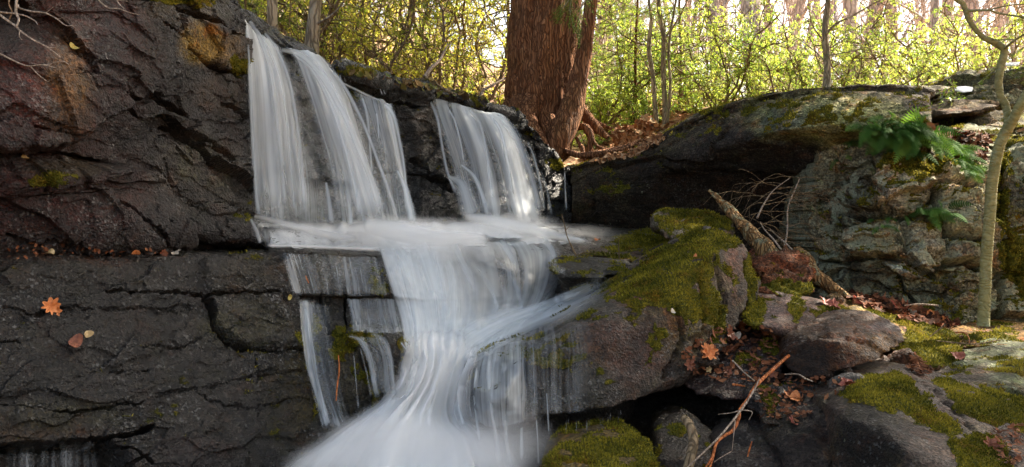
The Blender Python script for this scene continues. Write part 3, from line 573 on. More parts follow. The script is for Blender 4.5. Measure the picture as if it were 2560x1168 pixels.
B("boulder", [[(2088, 1030, 3.75), (2130, 975, 4.0), (2190, 925, 4.3), (2260, 905, 4.6), (2360, 940, 4.5), (2520, 990, 4.3), (2700, 1040, 4.1), (2720, 1200, 3.4), (2560, 1260, 3.1), (2330, 1240, 3.2), (2250, 1120, 3.4), (2200, 1230, 3.5), (2080, 1200, 3.65), (2300, 985, 3.95), (2160, 985, 3.85)]], ROCK,
  "largest mossy boulder, bottom right corner, with grey bands through the moss and a black side", back=.7, voxel=.02, smooth=2, amp=.022, cell=.5, flat=1., seed=113, tilt=-.5,  # the black side is painted shade
  base=(.13, .10, .082), moss=.1, wet=.25, zones=[(2180, 1100, 110, 130, (.022, .018, .014), .98), (2430, 1110, 70, 60, (.27, .22, .16), .6)],  # near-black zone paints the shaded left side
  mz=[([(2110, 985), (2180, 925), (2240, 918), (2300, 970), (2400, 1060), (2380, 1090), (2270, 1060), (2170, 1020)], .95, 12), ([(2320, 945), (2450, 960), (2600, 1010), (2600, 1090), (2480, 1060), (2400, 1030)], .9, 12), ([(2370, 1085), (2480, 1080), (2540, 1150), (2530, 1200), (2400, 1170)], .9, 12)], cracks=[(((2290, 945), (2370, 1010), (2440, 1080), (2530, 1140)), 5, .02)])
B("rock_slab", [[(1690, 900, 4.75), (1760, 830, 5.0), (1880, 812, 5.1), (1960, 830, 4.9), (1972, 900, 4.6), (1930, 985, 4.35), (1860, 1010, 4.3), (1740, 985, 4.4), (1680, 945, 4.55)]], ROCK, "dark wet slab scattered with fallen leaves, right of the wedge-shaped boulder", back=.45, voxel=.018, amp=.035, cell=.22, flat=.4, seed=115,
  base=(.11, .065, .055), wet=.7, moss=.15, mz=[(1940, 850, 34, 34, .85), (1860, 900, 50, 26, .25)])
B("boulder", [[(1880, 990, 4.3), (1900, 960, 4.5), (2010, 920, 4.6), (2120, 915, 4.5), (2150, 945, 4.4), (2100, 1020, 4.1), (1990, 1075, 3.95), (1910, 1070, 4.0)], ], ROCK, "low wet grey stone under the oval boulder, beside the orange branch", back=.5, voxel=.016, amp=.04, cell=.16, seed=117,
  base=(.15, .13, .12), wet=.65, moss=.15, mz=[(1920, 1000, 24, 40, .5)], zones=[(2050, 965, 80, 30, (.2, .2, .19), .6)])
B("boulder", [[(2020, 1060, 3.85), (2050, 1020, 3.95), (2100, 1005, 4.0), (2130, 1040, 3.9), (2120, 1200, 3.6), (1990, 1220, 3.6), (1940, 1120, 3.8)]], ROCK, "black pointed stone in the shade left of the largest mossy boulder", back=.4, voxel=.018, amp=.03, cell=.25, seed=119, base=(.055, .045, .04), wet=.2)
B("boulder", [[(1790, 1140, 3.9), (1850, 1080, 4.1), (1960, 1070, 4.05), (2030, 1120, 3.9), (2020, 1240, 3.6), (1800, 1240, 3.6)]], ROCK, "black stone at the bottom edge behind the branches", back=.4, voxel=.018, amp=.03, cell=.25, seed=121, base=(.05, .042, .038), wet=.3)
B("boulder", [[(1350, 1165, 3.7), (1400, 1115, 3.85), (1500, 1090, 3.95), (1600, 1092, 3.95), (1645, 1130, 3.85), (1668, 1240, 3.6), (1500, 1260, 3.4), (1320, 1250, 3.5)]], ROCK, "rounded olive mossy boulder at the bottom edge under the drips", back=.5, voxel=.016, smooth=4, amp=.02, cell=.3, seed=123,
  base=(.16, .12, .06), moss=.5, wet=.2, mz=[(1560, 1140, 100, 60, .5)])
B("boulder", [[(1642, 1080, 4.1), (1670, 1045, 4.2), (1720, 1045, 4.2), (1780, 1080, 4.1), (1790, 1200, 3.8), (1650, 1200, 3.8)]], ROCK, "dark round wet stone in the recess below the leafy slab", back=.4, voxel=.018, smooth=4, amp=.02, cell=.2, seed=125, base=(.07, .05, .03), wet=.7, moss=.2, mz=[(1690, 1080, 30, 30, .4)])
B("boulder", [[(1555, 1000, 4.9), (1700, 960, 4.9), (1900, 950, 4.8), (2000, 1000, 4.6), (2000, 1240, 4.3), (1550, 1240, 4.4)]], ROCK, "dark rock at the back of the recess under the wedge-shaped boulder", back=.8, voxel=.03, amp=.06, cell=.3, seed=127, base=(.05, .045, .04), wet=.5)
# rubble filling under the bank
for i, (x, y, Y, r, lab) in enumerate([(1440, 795, 5.2, .2, "dark wet stone behind the band of water on the wedge-shaped boulder"), (2240, 905, 4.75, .13, "small reddish stone wedged at the right tip of the oval boulder"), (2120, 965, 4.2, .12, "small pale grey stone against the left tip of the largest mossy boulder"),
    (320, 598, 4.45, .10, "black stone sitting on the ledge at the foot of the cliff"), (1760, 905, 4.55, .10, "small brown stone at the left end of the leafy slab"), (2080, 760, 5.6, .13, "small brown stone beside the foot of the lower log"), (1620, 318, 10.6, .22, "pale grey stone on the bank left of the twin saplings"), (1560, 345, 10.0, .2, "brown stone on the leafy bank right of the roots")]):
    pts = []
    for k in range(12):
        v = random_unit_vector(); c = W(x, y, Y); q = (c[0] + v.x * r, c[1] + v.y * r * .6, c[2] + v.z * r * (.6 if r < .19 else .7))
        pts.append((q[0] / q[1] * FPX + 1280, 584 - q[2] / q[1] * FPX, q[1]))
    B("stone", [pts], ROCK, lab, "stone", back=.05, voxel=.014 if Y < 7 else .03, smooth=6, amp=.02, cell=.12, seed=130 + i, base=((.05, .045, .04), (.2, .1, .07), (.3, .27, .24), (.05, .05, .055), (.1, .07, .05), (.12, .08, .05), (.3, .3, .28), (.2, .15, .1))[i], wet=.5 if Y < 5.5 else 0)
# ------------------------------------------------------------------ materials of wood and leaves
def bark_material(name, c1, c2, c3, sx=14, sz=2.2, depth=.03, rough=.9, lich=0., fw=.75):
    m, t, out = newmat(name); b = NB(t); o = b.n("TexCoord").outputs["Object"]
    big = b.noise(b.mapping(o, (sx, sx, sz)), 1., 8, .62, .8); fine = b.noise(b.mapping(o, (sx * 4, sx * 4, sz * 4)), 1., 8, .7, .3); low = b.noise(o, 2.2, 5, .6)
    v = b.n("TexVoronoi", feature='DISTANCE_TO_EDGE'); dv = b.n("VectorMath", operation='ADD')
    nn = b.n("TexNoise"); t.links.new(o, nn.inputs["Vector"]); nn.inputs["Scale"].default_value = 5; sc = b.n("VectorMath", operation='SCALE'); t.links.new(nn.outputs["Color"], sc.inputs[0]); sc.inputs["Scale"].default_value = .12
    t.links.new(o, dv.inputs[0]); t.links.new(sc.outputs[0], dv.inputs[1]); t.links.new(b.mapping(dv.outputs[0], (sx * 1.5, sx * 1.5, sz * 1.3)), v.inputs["Vector"]); v.inputs["Scale"].default_value = 1.
    fur = b.mr(v.outputs[0], 0., .22)
    col = b.mixc(b.mr(big, .35, .65), c1, c2); col = b.mixc(b.math('MULTIPLY', b.mr(fine, .5, .7), .7), col, c3); col = b.mixc(b.math('MULTIPLY', b.math('SUBTRACT', 1, fur), fw), col, [q * .3 for q in c1])
    col = b.mixc(b.math('MULTIPLY', b.mr(low, .5, .68), .4), col, b.mixc(1, col, (.7, .85, .65), 'MULTIPLY'))
    if lich: col = b.mixc(b.math('MULTIPLY', b.mr(b.noise(o, 16, 6, .7), .52, .6), lich), col, (.30, .34, .22))
    h = b.math('ADD', b.math('MULTIPLY', fur, depth), b.math('MULTIPLY', fine, depth * .5)); h = b.math('ADD', h, b.math('MULTIPLY', big, depth * .7))
    bp = b.n("Bump"); bp.inputs["Strength"].default_value = .85; bp.inputs["Distance"].default_value = 1; t.links.new(h, bp.inputs["Height"])
    p = b.n("BsdfPrincipled"); b.set(p.inputs["Base Color"], col); p.inputs["Roughness"].default_value = rough; p.inputs["Specular IOR Level"].default_value = .2; t.links.new(bp.outputs[0], p.inputs["Normal"]); t.links.new(p.outputs[0], out.inputs[0]); return m
def leaf_material(name, c1, c2, c3, tr=.45, rough=.42, spec=.4, trc=None):
    m, t, out = newmat(name); b = NB(t); g = b.n("NewGeometry").outputs["Position"]
    a = b.n("Attribute", attribute_name="lv").outputs["Fac"]
    col = b.mixc(b.mr(b.noise(g, 1.3, 4, .6), .38, .62), c1, c2); col = b.mixc(b.mr(a, .55, 1.), col, c3); dk = b.mixc(b.mr(a, .45, 0.), col, b.mixc(1, col, (.5, .55, .5), 'MULTIPLY'))
    p = b.n("BsdfPrincipled"); b.set(p.inputs["Base Color"], dk); p.inputs["Roughness"].default_value = rough; p.inputs["Specular IOR Level"].default_value = spec
    tl = b.n("BsdfTranslucent"); b.set(tl.inputs[0], b.mixc(1., dk, trc or (1.5, 1.5, .7), 'MULTIPLY'))
    mx = b.n("MixShader"); mx.inputs[0].default_value = tr; t.links.new(p.outputs[0], mx.inputs[1]); t.links.new(tl.outputs[0], mx.inputs[2]); t.links.new(mx.outputs[0], out.inputs[0]); return m
HEMBARK = bark_material("hemlock_bark", (.20, .08, .036), (.40, .185, .085), (.50, .29, .16), 26, 1.1, .02)
GREYBARK = bark_material("grey_bark", (.36, .30, .21), (.52, .44, .32), (.62, .55, .42), 16, 3, .012, lich=.35)
FARBARK = bark_material("washed_far_bark", (.52, .42, .37), (.66, .56, .50), (.72, .64, .58), 8, 1.5, .01)  # bark paled so distant trunks look washed out by light
SLIMBARK = bark_material("smooth_green_bark", (.20, .19, .075), (.30, .28, .12), (.36, .35, .22), 10, 22, .004, .75, lich=.3, fw=.12)
LAURELWOOD = bark_material("laurel_wood", (.20, .14, .08), (.36, .26, .15), (.46, .36, .24), 22, 4, .006)
DEADWOOD = bark_material("dead_wood", (.22, .12, .05), (.50, .28, .11), (.72, .54, .26), 30, 5, .02, lich=.6)
TWIG = bark_material("pale_twig", (.40, .30, .22), (.58, .46, .35), (.66, .56, .46), 40, 8, .002)
ORANGE = bark_material("orange_bark", (.50, .13, .035), (.68, .22, .06), (.62, .30, .12), 30, 8, .003, .6)
GREENL = leaf_material("laurel_leaf", (.24, .32, .07), (.42, .43, .09), (.66, .54, .16), .5, .38, .5)
YELLOWL = leaf_material("sunlit_laurel_leaf", (.22, .36, .08), (.37, .47, .10), (.60, .60, .17), .55, .4, .5, (1.3, 1.27, .7))
HEMLEAF = leaf_material("hemlock_needles", (.075, .15, .035), (.15, .22, .04), (.22, .27, .07), .4, .55, .3)
FERNL = leaf_material("fern_leaf", (.05, .13, .03), (.09, .21, .04), (.16, .30, .06), .3, .75, .12)
def litter_material(name, cols, sc=22):
    m, t, out = newmat(name); b = NB(t); g = b.n("NewGeometry").outputs["Position"]
    v = b.n("TexVoronoi"); t.links.new(g, v.inputs["Vector"]); v.inputs["Scale"].default_value = sc; sp = b.n("SeparateColor"); t.links.new(v.outputs["Color"], sp.inputs[0])
    col = b.mixc(sp.outputs[0], cols[0], cols[1]); col = b.mixc(b.mr(sp.outputs[1], .7, .9), col, cols[2]); col = b.mixc(b.mr(b.noise(g, 1.2, 6, .6), .5, .68), col, cols[3])
    h = b.math('ADD', b.math('MULTIPLY', v.outputs["Distance"], .02), b.math('MULTIPLY', b.noise(g, 40, 6, .7), .02))
    bp = b.n("Bump"); bp.inputs["Strength"].default_value = .8; bp.inputs["Distance"].default_value = 1; t.links.new(h, bp.inputs["Height"])
    p = b.n("BsdfPrincipled"); b.set(p.inputs["Base Color"], col); p.inputs["Roughness"].default_value = .85; t.links.new(bp.outputs[0], p.inputs["Normal"]); t.links.new(p.outputs[0], out.inputs[0]); return m
LITTER = litter_material("leaf_litter_ground", ((.26, .12, .055), (.46, .27, .13), (.55, .38, .22), (.30, .24, .10)))

# ------------------------------------------------------------------ ground
XS = [-40, -3.2, -1.9, -.9, -.2, .3, .6, 1., 2.2, 3.2, 5., 60]; YSTEP = [5.0, 5.6, 6.15, 7.2, 7.95, 8.45, 9.0, 9.3, 9.3, 9.2, 8.6, 8.5]; ZL = [2.2, 1.9, 1.25, 1.2, 1.02, .70, .60, .66, 1.05, 1.15, 1.15, 2.5]
def gh(x, y):
    x = np.asarray(x, float); y = np.asarray(y, float)
    ys = np.interp(x, XS, YSTEP); zl = np.interp(x, XS, ZL); sl = np.interp(x, [-4, -.5, 1.0, 3, 8], [.24, .23, .20, .12, .10]); s0 = np.interp(x, [-4, -.5, 1.0, 3, 8], [.06, .06, .27, .2, .12])
    up = zl + s0 * np.clip(y - ys, 0, 5) + sl * np.clip(y - ys - 5, 0, 21) + .02 * np.clip(y - ys - 26, 0, 500)
    lo = np.where(x > .9, np.interp(y, [3.4, 5.9], [-1.5, -.78]), -1.5) + np.clip(x - 3, 0, 3) * .1
    f = sstep(-.35, .05, y - ys); lowx = np.where(x < -2.2, np.maximum(lo, -1.5), lo)
    return lowx * (1 - f) + up * f
def ground():
    gx = np.unique(np.concatenate([np.linspace(-60, -8, 26), np.linspace(-8, 10, 200), np.linspace(10, 90, 40)])); gy = np.unique(np.concatenate([np.linspace(-6, 3, 12), np.linspace(3, 16, 150), np.linspace(16, 50, 70), np.linspace(50, 260, 30)]))
    X, Y = np.meshgrid(gx, gy); x, y = X.ravel(), Y.ravel(); z = gh(x, y)
    P = np.stack([x, y, 0 * x], 1); z = z + .12 * fbm(P * .8, 5, 4) + .05 * fbm(P * 4, 9, 4)
    V = np.stack([x, y, z], 1); F = grid_faces(len(gy), len(gx)); ROCKS.append((V, F)); o = mk("ground", V, F, LITTER, origin=False); tag(o, kind="structure")
ground()
def gz(x, y): return float(gh([x], [y])[0]) + .12 * float(fbm(np.array([[x, y, 0]]) * .8, 5, 4)[0]) + .05 * float(fbm(np.array([[x, y, 0]]) * 4, 9, 4)[0])

# ------------------------------------------------------------------ tubes and foliage
def frames(P):
    T = np.gradient(P, axis=0); T /= np.maximum(np.linalg.norm(T, axis=1), 1e-9)[:, None]
    r = np.array([1., 0, 0]) if abs(T[0, 0]) < .8 else np.array([0, 1., 0]); A = []
    for t in T:
        r = r - t * (r @ t); r /= max(np.linalg.norm(r), 1e-9); A.append(r.copy())
    A = np.array(A); return A, np.cross(T, A)
def tube(mb, P, R, sides=6, rough=0., seed=0, prof=None):
    P = np.asarray(P, float); R = np.asarray(R, float); A, Bn = frames(P); th = np.linspace(0, 2 * math.pi, sides, endpoint=False)
    rr = R[:, None] * np.ones(sides)[None]
    if prof is not None: rr = rr * prof(np.linspace(0, 1, len(P))[:, None], th[None])
    V = P[:, None] + rr[..., None] * (np.cos(th)[None, :, None] * A[:, None] + np.sin(th)[None, :, None] * Bn[:, None])
    V = V.reshape(-1, 3)
    if rough:
        c = np.repeat(P, sides, 0); n = (V - c) / np.maximum(np.linalg.norm(V - c, axis=1), 1e-9)[:, None]; V = V + n * (rough * fbm(V * np.array([14, 14, 5]), seed, 4, .6))[:, None]
    F = grid_faces(len(P), sides, True); n = len(V)
    V = np.concatenate([V, P[:1], P[-1:]]); a = np.arange(sides); b = (a + 1) % sides; l = (len(P) - 1) * sides
    caps = np.concatenate([np.stack([b, a, np.full(sides, n), np.full(sides, n)], 1), np.stack([l + a, l + b, np.full(sides, n + 1), np.full(sides, n + 1)], 1)])
    mb.add(V, np.concatenate([F, caps]))
def path(ctrl, n): return crspline(np.asarray(ctrl, float), n)
def ppath(ctrl, n): return W3(crspline(np.asarray(ctrl, float), n))
def walk(p, d, L, n, wig=.25, grav=0., r=random):
    P = [np.array(p, float)]; d = np.array(d, float); d /= np.linalg.norm(d)
    for k in range(n):
        d = d + np.array([r.gauss(0, wig), r.gauss(0, wig), r.gauss(0, wig) + grav]); d /= np.linalg.norm(d); P.append(P[-1] + d * L / n)
    return np.array(P), d
LV = []
def leaves(mb, C, D, size, wid=.3, fold=.12, droop=.2):
    """C: bases, D: directions; one folded leaf each"""
    n = len(C); D = D / np.linalg.norm(D, axis=1)[:, None]; s = size * RNG.uniform(.7, 1.25, n)[:, None]
    up = RNG.normal(0, .35, (n, 3)) + np.array([0, 0, 1.]); S = np.cross(D, up); S /= np.linalg.norm(S, axis=1)[:, None]; U = np.cross(S, D)
    b = C; l = C + D * s * .5 - S * s * wid * .5 + U * s * fold; r = C + D * s * .5 + S * s * wid * .5 + U * s * fold; t = C + D * s - np.array([0, 0, 1.]) * s * droop
    V = np.stack([b, r, t, l], 1).reshape(-1, 3); F = np.arange(4 * n).reshape(-1, 4); mb.add(V, F); return np.repeat(RNG.uniform(0, 1, n), 4)
def whorls(mb, C, A, k, size, wid=.3):
    n = len(C); th = (np.arange(k)[None] * 2 * math.pi / k + RNG.uniform(0, 6, (n, 1)))
    A = A / np.linalg.norm(A, axis=1)[:, None]; x = np.cross(A, RNG.normal(0, 1, (n, 3))); x /= np.linalg.norm(x, axis=1)[:, None]; y = np.cross(A, x)
    D = np.cos(th)[..., None] * x[:, None] + np.sin(th)[..., None] * y[:, None] + A[:, None] * RNG.uniform(-.1, .6, (n, k, 1))
    return leaves(mb, np.repeat(C, k, 0) + RNG.normal(0, .012, (n * k, 3)), D.reshape(-1, 3), size, wid)
def laurel(name, label, cat, h, spread, mat, nst=6, ntip=26, leaf=.085, seed=0, wig=.3, per=8, vis=.15, group=None, lowleaf=.3, wood=None):
    r = random.Random(seed); st = MB(); lf = MB(); C = []; A = []
    for k in range(nst):
        a = r.uniform(0, 6.28); el = r.uniform(.5, 1.3); d = (math.cos(a) * math.cos(el) * spread, math.sin(a) * math.cos(el) * spread, math.sin(el))
        P, dd = walk((r.gauss(0, .12), r.gauss(0, .12), -.15), d, h * r.uniform(.75, 1.15), 14, wig * .8, .05, r); tube(st, P, np.linspace(.018, .006, len(P)) * (h / 2) ** .5, 5)
        for j in range(ntip):
            i = r.randint(int(len(P) * lowleaf), len(P) - 1); a = r.uniform(0, 6.28); Q, q = walk(P[i], (math.cos(a), math.sin(a), r.uniform(-.1, .8)), r.uniform(.25, .75) * h * .33, 7, wig, .04, r)
            tube(st, Q, np.linspace(.008, .003, len(Q)), 4)
            for e in (3, 5, 7):
                if e == 7 or r.random() < .6: C.append(Q[e] + np.array([r.gauss(0, .03)] * 3)); A.append(q + np.array([r.gauss(0, .4), r.gauss(0, .4), .5]))
    lv = whorls(lf, np.array(C), np.array(A), per, leaf); t = empty(name, (0, 0, 0)); tag(t, label, cat, group)
    st.build("stems", wood or LAURELWOOD, t); lf.build("foliage", mat, t, attrs={"lv": lv}, smooth=False); return t
def dup(root, loc, rz=0., s=1., label=None, group=None):
    c = root.copy(); COL.objects.link(c); c.location = loc; c.rotation_euler = (0, 0, rz); c.scale = (s, s, s)
    if label: c["label"] = label
    if group: c["group"] = group
    for ch in list(root.children):
        d = ch.copy(); COL.objects.link(d); d.parent = c
    return c
def at(px, Y, dz=0):
    x = (px - 1280) / FPX * Y; return (x, Y, gz(x, Y) + dz)

# left thicket: twisted stems, green leaves against the light
lt = [laurel("laurel_shrub", "x", "shrub", 2.6, 1.3, GREENL, 7, 28, .062, 40 + k, .42, 8, lowleaf=.2) for k in range(3)]
rt = [laurel("laurel_shrub", "x", "shrub", 2.3, 1.2, YELLOWL, 7, 32, .066, 50 + k, .3, 9, lowleaf=.12) for k in range(3)]
low = [laurel("low_shrub", "x", "shrub", .8, 1.5, YELLOWL, 6, 14, .07, 60 + k, .3, 7, lowleaf=.1) for k in range(2)]
def scatter(tpl, rows, G):
    first = set()
    for i, (px, Y, s, lab) in enumerate(rows):
        src = tpl[i % len(tpl)]; loc = at(px, Y, -.05)
        if id(src) not in first:
            first.add(id(src)); src.location = loc; src.rotation_euler = (0, 0, i * 1.9); src.scale = (s, s, s); src["label"] = lab; src["group"] = G
        else: dup(src, loc, i * 1.9, s, lab, G)
scatter(lt, [(660, 8.2, .8, "small green laurel just behind the top of the waterfall, nearest the cliff"), (760, 9.2, 1.0, "green laurel in front of the thicker left trunk, behind the waterfall lip"), (870, 9.6, 1.05, "laurel with twisted bare stems behind the second waterfall curtain"),
    (960, 10.2, 1.1, "crooked-stemmed green laurel midway between the left trunks and the great hemlock"), (1050, 9.4, 1.0, "laurel arching over the bare rock between the two waterfall halves"), (1140, 10.0, 1.05, "dense green laurel above the right half of the waterfall"),
    (1225, 10.6, 1.1, "laurel close against the left side of the great hemlock trunk"), (700, 11.5, 1.2, "laurel farther back behind the two left trunks"), (820, 12.5, 1.3, "tall laurel filling the gap right of the thicker left trunk"),
    (930, 13.5, 1.3, "farther green laurel with light showing through, above the waterfall middle"), (1080, 12.8, 1.3, "farther laurel rising behind the arching one"), (1190, 13.5, 1.35, "tall farther laurel just left of the great hemlock"), (630, 10, 1.1, "laurel showing only its top right beside the cliff edge")], "laurels in the thicket above the waterfall")
scatter(rt, [(1520, 12.5, 0.95, "yellow green laurel just right of the great hemlock"), (1600, 14.5, 1.04, "yellow laurel left of the twin pale saplings"), (1740, 12.2, 0.90, "bright laurel right of the twin saplings, above the sloping back of the whale boulder"), (1830, 11.2, 0.85, "yellow laurel over the rising left back of the whale-backed boulder"),
    (1930, 10.8, 0.73, "sunlit yellow laurel left of the pale-trunked tree"), (2010, 11.6, 0.77, "yellow laurel touching the pale-trunked tree on its left"), (2130, 10.8, 0.73, "glowing yellow laurel right of the pale-trunked tree"), (2230, 11.6, 0.82, "yellow laurel above the right end of the whale-backed boulder"),
    (2330, 12.4, 0.90, "taller yellow laurel left of the stacked slabs"), (2430, 13.8, 0.99, "greenish laurel behind the stacked slabs"), (2540, 13.0, 0.95, "laurel at the right edge above the stacked slabs"),
    (1680, 17, 0.90, "farther laurel seen between the twin saplings"), (1800, 18, 0.90, "farther yellow laurel high above the whale boulder's left end"), (1920, 17, 0.77, "farther laurel in the bright wood left of the pale-trunked tree"), (2060, 18, 0.73, "farther laurel directly behind the pale-trunked tree"),
    (2190, 17, 0.73, "farther yellow laurel in the bright wood right of the pale-trunked tree"), (2310, 18.5, 0.86, "farther laurel rising highest at the right"), (2460, 18, 0.86, "farther laurel behind the crooked tree's upper bend"), (1560, 19, 1.23, "farther laurel right of the great hemlock's second stem"), (2600, 17, 0.86, "farther laurel cut by the right edge")], "yellow laurels on the sunlit bank")
scatter(low, [(1500, 11.0, 1., "low yellow green shrub beside the great hemlock's right root"), (1570, 11.6, 1., "low shrub on the leafy bank between the roots and the twin saplings"), (1620, 12.4, 1., "low shrub just left of the twin saplings"), (1540, 13, 1.1, "low shrub higher on the leafy bank behind the roots"),
    (1710, 11.4, .9, "low shrub at the right foot of the twin saplings"), (1480, 12.4, 1.1, "low shrub peeping past the second stem of the great hemlock"), (2250, 10.3, .7, "low shrub between the whale boulder and the stacked slabs")], "low shrubs on the leafy bank")
sp = laurel("sprouting_shrub", "small leafy shrub sprouting from the gap between stacked slabs and the whale-backed boulder", "shrub", .5, 1.4, YELLOWL, 5, 6, .055, 88, .3, 6, wood=TWIG); hp, _ = hit(2350, 305); sp.location = (hp if hp else W(2350, 305, 7.5)); 

# ------------------------------------------------------------------ bare wood behind
def bare(seed, h, r0, nb, low):
    r = random.Random(seed); mb = MB(); P, d = walk((0, 0, -.3), (r.gauss(0, .05), r.gauss(0, .05), 1), h, 22, .035, .03, r); R = np.linspace(r0, r0 * .25, len(P)); R[0] *= 1.4; tube(mb, P, R, 8)
    tb = MB(); 
    for k in range(nb):
        i = r.randint(int(len(P) * low), len(P) - 2); a = r.uniform(0, 6.28); Q, q = walk(P[i], (math.cos(a), math.sin(a), r.uniform(.2, 1.2)), h * r.uniform(.1, .28), 8, .16, .06, r); tube(tb, Q, np.linspace(R[i] * .38, .006, len(Q)), 5)
        for j in range(4):
            e = r.randint(2, 7); a = r.uniform(0, 6.28); Z, z = walk(Q[e], q + np.array([math.cos(a), math.sin(a), r.uniform(0, .8)]), h * r.uniform(.05, .12), 5, .2, .05, r); tube(tb, Z, np.linspace(.012, .004, len(Z)), 4)
    t = empty("bare_tree", (0, 0, 0)); mb.build("trunk", FARBARK, t); tb.build("branches", FARBARK, t); return t
bt = [bare(1, 15, .16, 26, .1), bare(2, 13, .11, 30, .08), bare(3, 16, .22, 22, .18), bare(4, 9, .06, 34, .05), bare(5, 11, .08, 34, .06)]
labs = ["straight bare grey tree of middling girth in the bright wood behind the laurels", "slender bare pale tree in the bright wood behind the laurels", "thick bare pale trunk in the bright wood behind the laurels", "thin many-twigged bare sapling in the bright wood behind the laurels", "thin leaning bare tree with fine twigs in the bright wood behind the laurels"]
rr = random.Random(5); 
for i in range(118):
    k = i % 5; Y = rr.uniform(19, 34) if i < 50 else rr.uniform(34, 62); px = 560 + (i * 337.7) % 1000 if i % 3 == 0 else 1480 + (i * 211.3) % 1160
    px += rr.uniform(-20, 20); src = bt[k]; loc = at(px, Y, 0); s = rr.uniform(.85, 1.25)
    if i < 5: src.location = loc; src.scale = (s,) * 3; tag(src, labs[k], "tree", "bare trees in the far wood")
    else: dup(src, loc, rr.uniform(0, 6.28), s, labs[k], "bare trees in the far wood")

# nearer trunks
def trunk_tree(name, label, ctrl, wpx, mat, branches=(), sides=14, rough=.01, flare=.35, seed=0, cat="tree", ext=None, group=None):
    """ctrl: (px, py, Y) from the foot up, wpx: width in the photo at each"""
    C = [list(c) for c in ctrl]; P = ppath(C, 30); wd = crspline(np.array([[w] for w in wpx], float), 30)[:, 0]; R = wd / 2 / FPX * P[:, 1]
    if ext: d = P[-1] - P[-4]; d /= np.linalg.norm(d); k = np.linspace(0.1, 1, 8)[:, None]; P = np.concatenate([P, P[-1] + (d * .3 + np.array([0, 0, .7])) * ext * k]); R = np.concatenate([R, R[-1] * (1 - .5 * k[:, 0])])
    z = np.linspace(0, 1, len(P)); R = R * (1 + flare * np.exp(-z * 22)); mb = MB(); tube(mb, P, R, sides, rough, seed, prof=lambda v, th: 1 + .08 * np.sin(th * 3 + seed) * np.exp(-v * 4) + .03 * np.sin(5 * th + v * 9))
    t = empty(name, tuple(P[0])); tag(t, label, cat, group); mb.build("trunk", mat, t)
    if ext:                                  # limbs above the picture
        r = random.Random(seed); tb = MB()
        for k in range(9):
            a = r.uniform(0, 6.28); Q, q = walk(P[-1 - k % 7], (math.cos(a), math.sin(a), .5), 1.6, 7, .15, .05, r); tube(tb, Q, np.linspace(R[-1] * .5, .006, len(Q)), 5)
        tb.build("limbs", mat, t)
    for br, (w0, w1) in branches:
        Q = ppath(br, 22); m2 = MB(); tube(m2, Q, np.linspace(w0, w1, len(Q)) / 2 / FPX * Q[:, 1], 7); m2.build("branch", mat, t)
    return t
trunk_tree("tree", "slimmer of two grey trunks behind the waterfall top, nearer the cliff", [(684, 210, 7.7), (683, 130, 7.7), (682, 60, 7.7), (680, 0, 7.7), (680, -80, 7.7)], (32, 29, 27, 26, 25), GREYBARK, ext=5, seed=3)
trunk_tree("tree", "thicker of two grey trunks behind the waterfall top", [(774, 240, 8.0), (777, 170, 8.0), (782, 90, 8.0), (790, 0, 8.0), (795, -80, 8.0)], (44, 40, 34, 30, 28), GREYBARK, [([(795, 60, 7.9), (840, 30, 7.7), (880, -30, 7.5)], (9, 4))], ext=5, seed=4)
trunk_tree("tree", "thin dark upright trunk halfway between the left trunks and the great hemlock", [(1012, 210, 11.5), (1016, 110, 11.5), (1030, 0, 11.5), (1036, -80, 11.5)], (16, 13, 11, 10), LAURELWOOD, ext=4, seed=5)
trunk_tree("tree", "thin dark upright trunk almost touching the great hemlock's left side", [(1274, 250, 11), (1272, 120, 11), (1270, 0, 11), (1270, -80, 11)], (12, 10, 9, 9), LAURELWOOD, ext=4, seed=6)
trunk_tree("sapling", "left one of the twin pale saplings on the leafy bank", [(1642, 338, 11), (1638, 270, 11), (1630, 180, 11), (1622, 120, 11), (1628, 50, 11), (1622, 0, 11), (1620, -70, 11)], (13, 12, 11, 11, 9, 8, 8), GREYBARK, [([(1630, 190, 11), (1600, 130, 10.8), (1575, 70, 10.6)], (4, 2))], ext=3, seed=7, flare=.2)
trunk_tree("sapling", "right one of the twin pale saplings on the leafy bank, forked low", [(1664, 336, 11), (1662, 260, 11), (1658, 180, 11), (1660, 100, 11), (1650, 40, 11), (1646, -60, 11)], (16, 14, 13, 12, 11, 10), GREYBARK, [([(1665, 330, 11), (1676, 220, 11), (1672, 120, 11), (1690, 0, 11)], (9, 6)), ([(1660, 100, 11), (1700, 40, 10.8), (1730, -30, 10.6)], (6, 3))], ext=3, seed=8, flare=.2)
trunk_tree("tree", "pale-trunked small tree rising from behind the middle of the whale-backed boulder", [(2066, 225, 9.4), (2068, 150, 9.4), (2062, 80, 9.4), (2070, 0, 9.4), (2072, -80, 9.4)], (19, 16, 16, 14, 13), GREYBARK,
  [([(2062, 90, 9.4), (2090, 60, 9.2), (2130, 40, 9.1), (2200, 0, 9)], (7, 3)), ([(2068, 140, 9.4), (2120, 130, 9.0), (2200, 110, 8.9)], (4, 2)), ([(2064, 110, 9.4), (2030, 60, 9.3), (2020, 0, 9.2)], (5, 2)), ([(2067, 160, 9.4), (2040, 130, 9.5), (2000, 100, 9.6), (1950, 60, 9.7)], (4, 1.5))], ext=4, seed=9)
